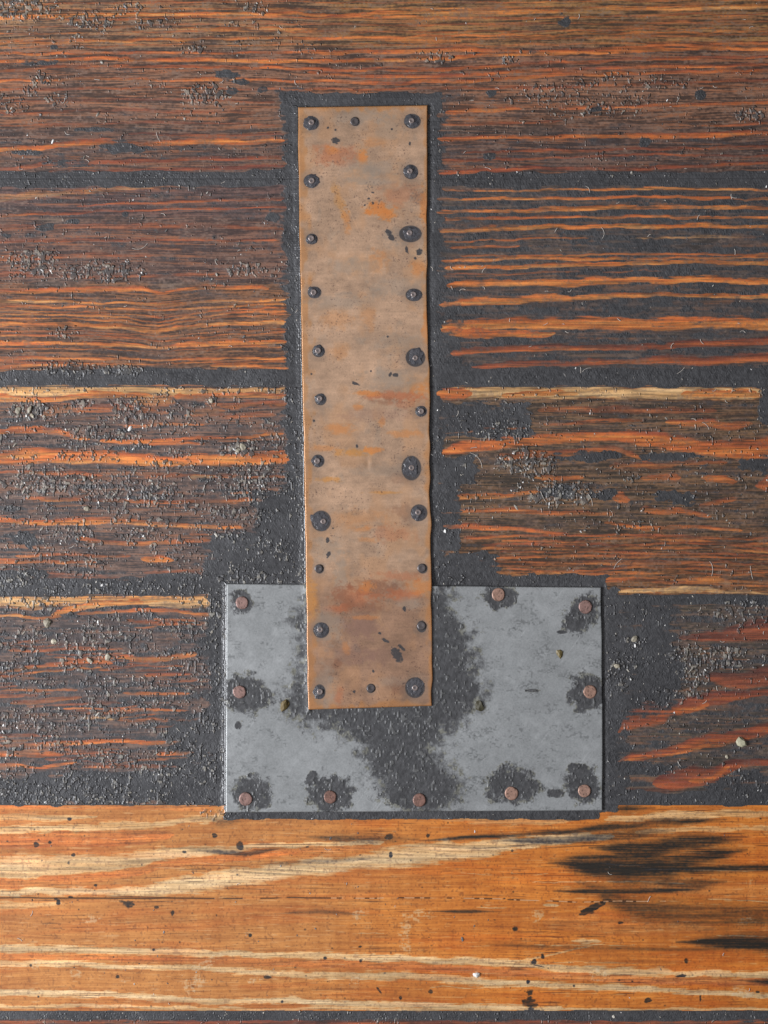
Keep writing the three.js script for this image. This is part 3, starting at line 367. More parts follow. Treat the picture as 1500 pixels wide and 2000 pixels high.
// ---------------------------------------------------------------- the floor: boards, seam filling, joist bed below
const floor = new THREE.Group(); floor.name = 'plank_floor'; floor.userData.kind = 'structure'; floor.userData.label = 'old worn wooden floor boards with dark dirt in the grain'; scene.add(floor);
const seamMat = plain('seam_dirt', [66, 65, 67], .5);
for (let n = 0; n < 7; n++) {
  const y0 = EDGES[n], y1 = EDGES[n + 1], h = y1 - y0;
  const mat = sheetMaterial('worn_pine_' + n, W, h, (x, y) => { const i = (y + y0 - Y0) * W + x; return [CR[i], CG[i], CB[i], HT[i] - HS[i], RG[i]]; }, 1.6);
  const step = (n === 0 || n === 6) ? 8 : 3, nx = Math.floor((W - 1) / step), ys = [y0 + .7, y0 + 1.2, y0 + 2.2];
  for (let y = y0 + 5; y < y1 - 4; y += step) ys.push(y); ys.push(y1 - 2.2, y1 - 1.2, y1 - .7);
  const pos = [], uv = [], idx = [], drop = [.16, .04, 0];
  const nr = ys.length;
  for (let j = 0; j < nr; j++) for (let i = 0; i <= nx; i++) {
    const x = X0 + Math.min(W - 1, i * step), y = ys[j], e = Math.min(j, nr - 1 - j);
    // the mesh carries the coarse relief, the bump map the rest
    const hh = HS[at(clamp(x, X0, X0 + W - 1), clamp(y, Y0, Y0 + H - 1))];
    pos.push(WX(x), (hh - (e < 3 ? drop[e] : 0)) / 1000, WZ(y)); uv.push((x - X0 + .5) / W, (y - y0 + .5) / h);
  }
  for (let j = 0; j < nr - 1; j++) for (let i = 0; i < nx; i++) { const a = j * (nx + 1) + i, b = a + 1, c = a + nx + 1, d = c + 1; idx.push(a, c, b, b, c, d); }
  // sides and underside
  const x0 = WX(X0), x1 = WX(X0 + nx * step), z0 = WZ(y0 + .7), z1 = WZ(y1 - .7), bot = -.028, top = -.0006;
  const quad = (p, u) => { const s = pos.length / 3; for (const v of p) pos.push(...v); for (let k = 0; k < 4; k++) uv.push(...u[k]); idx.push(s, s + 1, s + 2, s, s + 2, s + 3); };
  const U = [[0, 0], [1, 0], [1, .02], [0, .02]];
  quad([[x0, top, z1], [x0, bot, z1], [x1, bot, z1], [x1, top, z1]], U); quad([[x1, top, z0], [x1, bot, z0], [x0, bot, z0], [x0, top, z0]], U);
  quad([[x0, top, z0], [x0, bot, z0], [x0, bot, z1], [x0, top, z1]], U); quad([[x1, top, z1], [x1, bot, z1], [x1, bot, z0], [x1, top, z0]], U); quad([[x0, bot, z0], [x1, bot, z0], [x1, bot, z1], [x0, bot, z1]], U);
  mesh('plank', geo(pos, uv, idx), mat, floor);
  if (n < 6) {                                          // dirt packed into the joint
    const p = [], u = [], ix = [], m = 500;
    for (let i = 0; i <= m; i++) { const x = lerp(X0, X0 + W - 3, i / m), q = Math.min(heightAt(x, y1 - 3), heightAt(x, y1 + 3)) - .12 + (N(x / 7, n, 50) - .5) * .1; for (const [dy, k] of [[-1.1, -.06], [0, 0], [1.1, -.06]]) { p.push(WX(x), (q + k) / 1000, WZ(y1 + dy)); u.push(i / m, dy); } if (i) for (let k = 0; k < 2; k++) { const a = (i - 1) * 3 + k; ix.push(a, a + 1, a + 3, a + 1, a + 4, a + 3); } }
    mesh('seam_dirt', geo(p, u, ix), seamMat, floor);
  }
}
{ const g = new THREE.BoxGeometry(W * S * 1.02, .02, H * S * 1.02); g.translate(WX(X0 + W / 2), -.0385, WZ(Y0 + H / 2)); mesh('subfloor', g, plain('subfloor_wood', [62, 48, 40], .8), floor); }

// ---------------------------------------------------------------- sheet metal slabs with a rolled edge
// l,r: px edge at y; t,b: px edge at x; yb(y): underside height (m); th: thickness (m); bev in px; relief(x, y) in mm
function slab(l, r, t, b, yb, th, bev, nx, ny, box4, relief) {
  const su = [], sv = [], [bx0, bx1, by0, by1] = box4;
  const fr = [0, .08, .25, .55, 1].map(k => k * bev);
  const mx = (l((by0 + by1) / 2) + r((by0 + by1) / 2)) / 2, ty = t(mx), hPx = b(mx) - ty, wPx = r(ty + hPx / 2) - l(ty + hPx / 2);
  for (const f of fr) su.push(f / wPx); for (let i = 1; i < nx; i++) su.push(lerp(bev / wPx, 1 - bev / wPx, i / nx)); for (const f of [...fr].reverse()) su.push(1 - f / wPx);
  for (const f of fr) sv.push(f / hPx); for (let i = 1; i < ny; i++) sv.push(lerp(bev / hPx, 1 - bev / hPx, i / ny)); for (const f of [...fr].reverse()) sv.push(1 - f / hPx);
  const nu = su.length, nv = sv.length, pos = [], uv = [], idx = [], put = (x, h, y) => { pos.push(WX(x), h, WZ(y)); uv.push((x - bx0) / (bx1 - bx0), (y - by0) / (by1 - by0)); };
  const P2 = (u, v) => { let y = lerp(ty, ty + hPx, v); let x = lerp(l(y), r(y), u); y = lerp(t(x), b(x), v); x = lerp(l(y), r(y), u); return [x, y]; };
  for (let j = 0; j < nv; j++) for (let i = 0; i < nu; i++) {
    const [x, y] = P2(su[i], sv[j]), e = Math.min(su[i] * wPx, (1 - su[i]) * wPx, sv[j] * hPx, (1 - sv[j]) * hPx), k = clamp(1 - e / bev);
    const d = (1 - Math.sqrt(1 - k * k)) * bev * S * .9;
    put(x, yb(x, y) + th + relief(x, y) / 1000 - d, y);
  }
  for (let j = 0; j < nv - 1; j++) for (let i = 0; i < nu - 1; i++) { const a = j * nu + i; idx.push(a, a + nu, a + 1, a + 1, a + nu, a + nu + 1); }
  const ring = []; for (let j = 0; j < nv; j++) ring.push(j * nu); for (let i = 1; i < nu; i++) ring.push((nv - 1) * nu + i); for (let j = nv - 2; j >= 0; j--) ring.push(j * nu + nu - 1); for (let i = nu - 2; i > 0; i--) ring.push(i);
  const s = pos.length / 3, m = ring.length;
  for (const q of ring) { const X = pos[3 * q], Z = pos[3 * q + 2]; pos.push(X, pos[3 * q + 1], Z, X, yb(X / S + 750, Z / S + 1000), Z); uv.push(uv[2 * q], uv[2 * q + 1], uv[2 * q], uv[2 * q + 1]); }
  for (let k = 0; k < m; k++) { const a = s + 2 * k, c = s + 2 * ((k + 1) % m); idx.push(a, a + 1, c, c, a + 1, c + 1); }
  return geo(pos, uv, idx);
}

// ---- zinc plate
const NAILS_P = [[473, 1177, 0], [973, 1161, 1], [1143, 1185, 0], [468, 1351, 0], [1152, 1351, 1], [480, 1560, 0], [645, 1556, 2], [819, 1562, 2], [999, 1549, 1], [1141, 1544, 1]];
const ptex = [425, 1195, 1130, 1600], PW = 924, PH = 564;
const stains = [[473, 1174, 22, 22], [976, 1166, 33, 24], [1138, 1190, 30, 30], [1126, 1214, 26, 22], [474, 1356, 42, 38], [508, 1360, 24, 22], [1148, 1352, 38, 36], [493, 1548, 36, 34], [645, 1548, 42, 36], [610, 1524, 14, 12], [610, 1512, 10, 8], [1000, 1534, 52, 36], [1136, 1532, 34, 34], [1128, 1502, 22, 14], [1086, 1548, 18, 9], [820, 1545, 74, 36], [487, 1513, 6, 6], [464, 1416, 6, 7], [1097, 1234, 9, 3], [1038, 1348, 14, 3]];
const stainPoly = [845, 1150, 872, 1152, 884, 1180, 900, 1215, 915, 1240, 918, 1280, 930, 1318, 942, 1350, 926, 1385, 902, 1408, 868, 1436, 852, 1462, 872, 1500, 896, 1530, 890, 1562, 840, 1576, 790, 1566, 764, 1540, 722, 1512, 704, 1470, 692, 1440, 640, 1418, 592, 1406, 566, 1386, 552, 1352, 582, 1338, 592, 1300, 582, 1262, 588, 1232, 576, 1210, 594, 1190, 606, 1160, 610, 1150];
function polyDist(p, x, y) {
  let inside = false, best = 1e9; const n = p.length / 2;
  for (let i = 0, j = n - 1; i < n; j = i++) { const ax = p[2 * i], ay = p[2 * i + 1], bx = p[2 * j], by = p[2 * j + 1]; if ((ay > y) !== (by > y) && x < (bx - ax) * (y - ay) / (by - ay) + ax) inside = !inside; const t = clamp(((x - ax) * (bx - ax) + (y - ay) * (by - ay)) / ((bx - ax) ** 2 + (by - ay) ** 2)); best = Math.min(best, Math.hypot(x - ax - t * (bx - ax), y - ay - t * (by - ay))); }
  return inside ? best : -best;
}
function plateStain(x, y) {
  const n = F3(x / 13, y / 11, 70), n2 = N(x / 2.2, y / 2.4, 71), n3 = F3(x / 45, y / 40, 72);
  let e = polyDist(stainPoly, x, y) / 26 + (n - .5) * 2.2 + (n2 - .5) * .6 + (n3 - .5) * 1.2;
  let m = ss(-1.0, .8, e);
  for (const [cx, cy, rx, ry] of stains) { const q = Math.hypot((x - cx) / rx, (y - cy) / ry); if (q < 1.8) m = Math.max(m, ss(.22, -.2, q - 1 + (n - .5) * .9 + (n2 - .5) * .28)); }
  return m;
}
const plateMat = sheetMaterial('aged_zinc', PW, PH, (i, j) => {
  const x = lerp(ptex[0], ptex[1], i / PW), y = lerp(ptex[2], ptex[3], j / PH);
  const c = F3(x / 70, y / 60, 73), c2 = F3(x / 18, y / 15, 74), f = N(x / 2.2, y / 2.2, 75), st = plateStain(x, y);
  let v = 144 + (c - .5) * 22 + (c2 - .5) * 18 + (f - .5) * 14, cool = 2;
  const fleck = ss(.70, .86, .6 * N(x / 4, y / 3.2, 76) + .4 * N(x / 22, y / 16, 77)) * .45; v -= fleck * 48;
  const sm = ss(.58, .8, F3(x / 36, y / 20, 78)) * ss(.4, .7, N(x / 3, y / 2.5, 79)); v -= sm * 26;
  const pale = ss(.62, .8, F3(x / 30, y / 26, 80)) * .6; v += pale * 12;
  let h = (c2 - .5) * .05 + (f - .5) * .014 - fleck * .02, rough = .40 + (c2 - .5) * .18;
  const scr = ss(.9, .97, N((x + y * .7) / 1.4, (y - x * .7) / 60, 81)); v += scr * 12; h -= scr * .02;
  const tn = F3(x / 5, y / 6, 82), tv = 68 + (tn - .5) * 40, cr = ss(.60, .76, .6 * N(x / 3.5, y / 4.6, 83) + .4 * N(x / 9, y / 12, 84)) * st;
  h += st * (.10 + (tn - .5) * .24) + cr * .24; rough = lerp(rough, .44, st);
  const mix = st * .96; let r = lerp(v, tv + cr * 22, mix), g = lerp(v + 2, tv + cr * 22, mix), b = lerp(v + cool, tv + 1.5 + cr * 20, mix);
  rough = lerp(rough, .28, ss(4, 2, Math.min(...inPlate(x, y))));
  const rim = ss(.1, .4, st) * ss(.9, .5, st) * ss(.5, .7, N(x / 8, y / 8, 85)); r += rim * 8; g += rim * 6; b -= rim * 4;
  return [r, g, b, h, rough];
}, 1.2, .12);
const BED = .00035, PT = .0013;
const plate = thing('zinc_plate', 'rectangular grey zinc sheet stained with tar, nailed to the floor boards', 'metal plate');
const plateRelief = (x, y) => { const d = stripL(y) - x; return (d > -6 && d < 20 && y < 1392 ? 1.0 * (.75 + .4 * N(y / 22, 1, 87)) * clamp(1 - Math.max(0, d) / (9 + 9 * N(y / 18, 2, 88))) ** 2 : 0) + (F3(x / 120, y / 110, 86) - .5) * .55 - NAILS_P.reduce((s, [nx, ny]) => s + .25 * Math.exp(-(((x - nx) ** 2 + (y - ny) ** 2) / 500)), 0); };
mesh('sheet', slab(PL.l, PL.r, PL.t, PL.b, () => BED, PT, 2.6, 240, 150, ptex, plateRelief), plateMat, plate);

// copper nails with flat heads
function nailGeo(r, h, dish, v) {                       // r in px, h in mm
  const R = r * S, hh = h / 1000, pts = [[0, hh - dish / 1000], [R * .5, hh - dish / 1400], [R * .80, hh - .00002], [R * .92, hh - .00012], [R * .985, hh - .00035], [R, hh - .0006], [R, -.0006]].map(([a, b]) => new THREE.Vector2(a, b)).reverse();
  const g = new THREE.LatheGeometry(pts, 28), p = g.attributes.position;
  for (let i = 0; i < p.count; i++) { const x = p.getX(i), z = p.getZ(i), a = Math.atan2(z, x), k = 1 + (N(Math.cos(a) * 1.6 + 5, Math.sin(a) * 1.6 + 5, v) - .5) * .10; p.setXYZ(i, x * k, p.getY(i) + (N(x / S / 5 + 9, z / S / 5 + 9, v) - .5) * .00016, z * k); }
  const uv = g.attributes.uv; for (let i = 0; i < p.count; i++) uv.setXY(i, p.getX(i) / (2.2 * R) + .5, p.getZ(i) / (2.2 * R) + .5);
  g.computeVertexNormals(); return g;
}
const headMats = [[142, 112, 104], [158, 124, 108], [126, 94, 83]].map((c, k) => sheetMaterial('nail_copper_' + k, 64, 64, (x, y) => {
  const n = F3(x / 9, y / 9, 90 + k), n2 = N(x / 2.5, y / 2.5, 93 + k), d = ss(.72, .85, N(x / 6, y / 6, 96 + k)), v = 1 + (n - .5) * .32 + (n2 - .5) * .14 - d * .25; return [c[0] * v, c[1] * v, c[2] * v, (n2 - .5) * .04 + (n - .5) * .06 - d * .05, .4 + (n - .5) * .2]; }, .4, .25));
NAILS_P.forEach(([x, y, k], n) => { const g = nailGeo(12.6 + (n % 3) * .35, .85 + (n % 4) * .12, .1, n + 1), o = mesh('nail', g, headMats[k], plate); o.position.set(WX(x), BED + PT + plateRelief(x, y) / 1000, WZ(y)); o.rotation.set((rnd() - .5) * .16, n * 1.3, (rnd() - .5) * .16); });

// ---------------------------------------------------------------- copper strip
const stex = [572, 854, 196, 1396], SW = 353, SH = 1500;
const TONES = { o: [208, 128, 64], y: [198, 134, 66], r: [180, 102, 64], b: [130, 86, 62], p: [136, 102, 88], g: [150, 136, 122], t: [188, 158, 128] };
const PATCH = [['r', 655, 302, 44, 20, .6], ['o', 708, 304, 9, 16, .9], ['o', 728, 280, 30, 10, .4], ['o', 650, 292, 12, 8, .7], ['y', 664, 398, 9, 40, .55, -.3], ['o', 676, 430, 8, 26, .5, -.2], ['o', 738, 408, 26, 13, 1], ['o', 756, 418, 16, 12, .9], ['o', 722, 415, 12, 8, 1], ['r', 775, 380, 40, 22, .35], ['o', 828, 410, 9, 34, .75], ['b', 815, 388, 16, 12, .35], ['o', 735, 512, 20, 22, .5], ['o', 814, 520, 14, 24, .65], ['t', 820, 496, 16, 16, .7], ['o', 720, 622, 16, 24, .35], ['o', 655, 622, 30, 22, .3], ['o', 660, 690, 26, 16, .25], ['o', 830, 640, 7, 34, .7], ['r', 775, 772, 60, 9, .8], ['b', 755, 784, 26, 7, .5], ['o', 716, 768, 28, 5, .8], ['o', 822, 760, 20, 11, .75], ['o', 700, 793, 10, 7, .7], ['r', 790, 790, 30, 8, .4], ['o', 668, 838, 26, 12, .6], ['o', 795, 846, 34, 7, .55], ['o', 745, 824, 8, 8, .6], ['y', 690, 884, 34, 8, .85], ['o', 728, 880, 22, 6, .8], ['o', 632, 876, 26, 6, .5], ['y', 642, 936, 22, 5, .8], ['y', 755, 962, 34, 3, .7], ['o', 700, 1012, 60, 18, .25], ['r', 765, 1042, 44, 16, .35], ['o', 705, 1034, 20, 6, .5], ['o', 720, 1054, 20, 6, .4], ['g', 640, 1070, 30, 26, .5], ['g', 664, 1130, 14, 50, .6],
  ['b', 740, 1150, 56, 16, .8], ['r', 690, 1166, 40, 20, .7], ['b', 668, 1172, 24, 26, .65], ['r', 660, 1188, 28, 10, .8], ['b', 715, 1186, 46, 12, .6], ['o', 716, 1146, 16, 9, .7], ['r', 782, 1160, 40, 12, .7], ['o', 822, 1145, 24, 16, .6], ['r', 790, 1124, 50, 10, .5], ['y', 607, 1172, 13, 44, .75], ['p', 704, 1222, 32, 28, .75], ['p', 690, 1276, 40, 20, .55], ['b', 658, 1296, 10, 10, .6], ['p', 745, 1280, 40, 16, .45], ['g', 640, 1220, 26, 40, .6], ['g', 636, 1340, 20, 40, .5], ['g', 800, 1180, 26, 12, .5], ['o', 712, 1205, 30, 5, .5], ['r', 662, 1360, 8, 18, .5], ['b', 780, 1340, 22, 18, .45], ['g', 770, 1330, 30, 10, .4], ['o', 676, 1266, 8, 14, .5], ['g', 700, 230, 60, 14, .5], ['g', 760, 250, 30, 26, .45], ['g', 735, 330, 60, 14, .5], ['g', 720, 355, 50, 8, .6], ['g', 770, 465, 30, 16, .6], ['g', 690, 520, 50, 16, .5], ['g', 790, 560, 70, 20, .5], ['g', 660, 590, 60, 16, .5], ['g', 780, 670, 60, 20, .45], ['g', 760, 740, 50, 20, .55], ['p', 740, 810, 80, 14, .3], ['g', 760, 920, 60, 14, .35], ['b', 782, 934, 20, 10, .3], ['b', 790, 1000, 26, 18, .35]];
const SPOTS = [[656, 275, 9.5, 5.5, 0], [640, 250, 2.5, 2.2], [655, 254, 2, 2], [765, 253, 2, 2], [800, 281, 2, 3.5], [758, 453, 6, 4, .6], [764, 464, 9, 5, .6], [794, 488, 3, 7, -.3], [818, 492, 5, 6, .5], [811, 505, 3, 3], [694, 749, 8, 3, .4], [762, 731, 3, 4, .4], [772, 732, 5, 4], [724, 725, 2, 2], [608, 730, 2, 2], [757, 658, 2, 2.6], [697, 871, 2.2, 3], [640, 1055, 3.2, 5.5], [641, 1083, 4, 6, .2], [789, 1189, 3, 5], [741, 1236, 2.6, 2.6], [775, 1277, 8, 16, -.5], [729, 1310, 2.6, 2.6], [691, 1350, 2.4, 2.4], [720, 388, 3, 2], [728, 376, 3, 1.5], [728, 397, 3, 2, .6], [712, 401, 2, 2], [613, 822, 2.4, 2.4], [650, 1031, 3, 1.4], [752, 1250, 8, 3, .5], [785, 1265, 10, 3, .8]];
const NAILS_S = [[608, 241, 16, 14], [608, 354, 16, 14], [609, 467, 12, 11], [614, 571, 14, 12], [622, 686, 13, 12], [626, 780, 12, 12], [621, 900, 13, 13], [627, 1017, 20, 21], [624, 1111, 9, 9], [627, 1230, 16, 16], [624, 1350, 12, 15], [805, 237, 17, 15], [802, 336, 15, 15], [801, 457, 23, 17], [808, 576, 17, 13], [811, 698, 20, 19], [822, 803, 12, 11], [803, 914, 20, 25], [818, 1001, 17, 17], [825, 1110, 10, 10], [823, 1223, 10, 12], [810, 1342, 20, 21], [694, 239, 9, 8], [724, 1344, 9, 9]];
const stripMat = sheetMaterial('aged_copper', SW, SH, (i, j) => {
  const x = lerp(stex[0], stex[1], i / SW), y = lerp(stex[2], stex[3], j / SH);
  const low = ss(1080, 1190, y), c = F3(x / 60, y / 50, 110), c2 = F3(x / 16, y / 12, 111), f = N(x / 1.6, y / 1.6, 112), hz = N(x / 26, y / 3, 113);
  let r = lerp(176, 150, low), g = lerp(143, 116, low), b = lerp(116, 92, low);
  const v = 1 + (c - .5) * .24 + (c2 - .5) * .2 + (f - .5) * .09 + (hz - .5) * .07; r *= v; g *= v; b *= v;
  const warm = ss(.46, .72, F3(x / 34, y / 42, 114)); r = lerp(r, 190, warm * .38); g = lerp(g, 140, warm * .38); b = lerp(b, 98, warm * .38);
  const el = x - stripL(y), er = stripR(y) - x, et = y - ST.t(x), eb = ST.b(x) - y, e = Math.min(el * .8, er * 1.5, et * 1.4, eb * 1.4);
  const edge = ss(17, 3, e + (N(x / 9, y / 16, 115) - .5) * 22) * .55; r = lerp(r, 186, edge * .8); g = lerp(g, 118, edge * .8); b = lerp(b, 56, edge * .8);
  const vn = F3(x / 11, y / 8, 116), vn2 = N(x / 3, y / 3, 117);
  for (const [t, cx, cy, rx, ry, st, rot = 0] of PATCH) {
    const dx = x - cx, dy = y - cy; if (Math.abs(dx) > rx * 2 + ry || Math.abs(dy) > ry * 2 + rx) continue;
    const k = Math.cos(rot), q = Math.sin(rot), d = Math.hypot((dx * k + dy * q) / rx, (-dx * q + dy * k) / ry), m = ss(1.35, .35, d + (vn - .5) * 1.5 + (vn2 - .5) * .35) * st * .85, T2 = TONES[t];
    r = lerp(r, T2[0], m); g = lerp(g, T2[1], m); b = lerp(b, T2[2], m);
  }
  const blue = ss(.66, .8, F3(x / 22, y / 30, 118)) * .25; r -= blue * 26; g -= blue * 8; b += blue * 4;
  let h = (c2 - .5) * .05 + (f - .5) * .012, rough = .37 + (c2 - .5) * .22;
  let dirt = 0; for (const [cx, cy, rx, ry, rot = 0] of SPOTS) { const dx = x - cx, dy = y - cy; if (Math.abs(dx) > 30 || Math.abs(dy) > 30) continue; const k = Math.cos(rot), q = Math.sin(rot); dirt = Math.max(dirt, ss(1.15, .8, Math.hypot((dx * k + dy * q) / rx, (-dx * q + dy * k) / ry) + (vn2 - .5) * .7)); }
  for (const [cx, cy, rx, ry] of NAILS_S) { const dx = (x - cx) / rx, dy = (y - cy) / ry, d = Math.hypot(dx, dy); if (d < 2.2) { dirt = Math.max(dirt, ss(1.02, .9, d)); const gr = ss(1.9, 1.0, d + (vn - .5) * .9) * .30; r = lerp(r, 128, gr); g = lerp(g, 112, gr); b = lerp(b, 100, gr); } }
  const fl = ss(.84, .92, .7 * N(x / 2, y / 2, 119) + .3 * c) * .35; dirt = Math.max(dirt, fl);
  if (x > 712 && x < 745 && y > 355 && y < 408) dirt = Math.max(dirt, ss(.74, .84, N(x / 2.2, y / 2.2, 120)) * .45);
  if (x > 800 && y > 370 && y < 420) dirt = Math.max(dirt, ss(.5, .85, N(x / 2.2, y / 2.2, 121)) * .3 * ss(.35, .6, N(x / 14, y / 18, 129)));
  r = lerp(r, 62, dirt * .9); g = lerp(g, 60, dirt * .9); b = lerp(b, 62, dirt * .9); h += dirt > .5 ? .08 * (vn2 - .2) : 0;
  const scr = ss(.9, .97, N((x - y * .45) / 1.2, (y + x * .45) / 70, 122)) * .8 + ss(.9, .97, N((x + y * .8) / 1.3, (y - x * .8) / 50, 132)) * .6; r += scr * 14; g += scr * 13; b += scr * 11; h -= scr * .02; const pit = ss(.8, .9, N(x / 1.8, y / 1.8, 133)) * ss(.4, .65, F3(x / 40, y / 40, 134)); r *= 1 - pit * .28; g *= 1 - pit * .3; b *= 1 - pit * .28; h -= pit * .05;
  rough = lerp(rough, .26, ss(4, 2, Math.min(el, er, et, eb)));
  return [r, g, b, h, rough];
}, .8, .2);
const strip = thing('copper_strip', 'long narrow strip of orange brown tarnished copper nailed across the boards, overlapping the grey sheet', 'metal strip');
const stripUnder = (x, y) => BED + PT * ss(1085, 1150, y) + .0001;
const stripRelief = (x, y) => (F3(x / 60, y / 70, 130) - .5) * .6 - NAILS_S.reduce((s, [nx, ny, a]) => { const d = ((x - nx) ** 2 + (y - ny) ** 2); return d > 3000 ? s : s + .42 * Math.exp(-d / 380); }, 0)
  - .35 * Math.exp(-(((x - 718) / 4) ** 2) - (((y - 906) / 9) ** 2)) + .25 * Math.exp(-(((x - 727) / 8) ** 2) - (((y - 906) / 14) ** 2)) + .3 * Math.exp(-(((x - 704) / 9) ** 2) - (((y - 240) / 9) ** 2));
mesh('sheet', slab(stripL, stripR, ST.t, ST.b, stripUnder, .0013, 2.4, 110, 480, stex, stripRelief), stripMat, strip);
// each nail: sunk small head in a mound of packed dirt
const darkPin = plain('nail_dark_iron', [84, 78, 78], .3, .3), moundMat = sheetMaterial('packed_dirt', 96, 96, (x, y) => { const n = F3(x / 7, y / 7, 142), n2 = N(x / 3, y / 4, 143); return [72 + (n - .5) * 40, 71 + (n - .5) * 40, 75 + (n - .5) * 40, (n - .5) * .24 + (n2 - .5) * .08, .28]; }, 1.2), pinMat = plain('nail_iron', [134, 122, 118], .26, .35);
NAILS_S.forEach(([x, y, rx, ry], n) => {
  const bare = rx < 11, wide = rx > 18, top = stripUnder(x, y) + .0013 + stripRelief(x, y) / 1000;
  const hr = (bare ? 8.5 : 6) * (0.95 + .1 * rnd()), peak = wide ? .55 : bare ? .25 : .9;
  // pin head: button with a dimple in its middle
  const pts = [[0, .25], [.22, .28], [.42, .5], [.72, .62], [.92, .42], [1, .1], [1, -.6]].map(([a, b]) => new THREE.Vector2(a * hr * S, b / 1000)).reverse();
  const pin = mesh('nail', new THREE.LatheGeometry(pts, 18), bare ? darkPin : pinMat, strip);
  const ox = wide ? rr(-5, 5) : rr(-1.5, 1.5), oy = wide ? rr(-5, 5) : rr(-1.5, 1.5);
  const tilt = [(rnd() - .5) * .2, 0, (rnd() - .5) * .2];
  pin.position.set(WX(x + ox), top + (bare ? .0002 : (peak - .28) / 1000), WZ(y + oy));
  // dirt mound, uneven outline
  const pos = [], uv = [], idx = [], nr = 9, na = 36;
  for (let j = 0; j <= nr; j++) for (let a = 0; a < na; a++) {
    const th = a / na * Math.PI * 2, q = j / nr, ca = Math.cos(th), sa = Math.sin(th), w = 1 + (F3(ca * 1.7 + 8, sa * 1.7 + 8 + n * 3, 140) - .5) * (wide ? 1.1 : .6) + (N(ca * 5 + 20, sa * 5 + 20 + n * 7, 144) - .5) * .26;
    const px = ca * rx * q * w, py = sa * ry * q * w, prof = wide ? ss(1, .72, q) * (.75 + .25 * ss(.8, .1, q)) : (.25 * ss(1, .86, q) + .75 * ss(.92, .1, q));
    const nz = (F3((x + px) / 4.5, (y + py) / 4.5, 141) - .5) * (wide ? .8 : .4) * ss(1, .85, q);
    pos.push(px * S - ox * S, (peak * prof + nz - .12 * (q > .99 ? 1 : 0)) / 1000 - pin.position.y + top, py * S - oy * S); uv.push(ca * q * .5 + .5, sa * q * .5 + .5);
    if (j) { const b = (a + 1) % na, A = (j - 1) * na, C = j * na; idx.push(A + a, A + b, C + a, A + b, C + b, C + a); }
  }
  if (!bare) mesh('dirt_mound', geo(pos, uv, idx), moundMat, pin);
  pin.rotation.set(...tilt.map(t => bare ? t : t * .3));
});

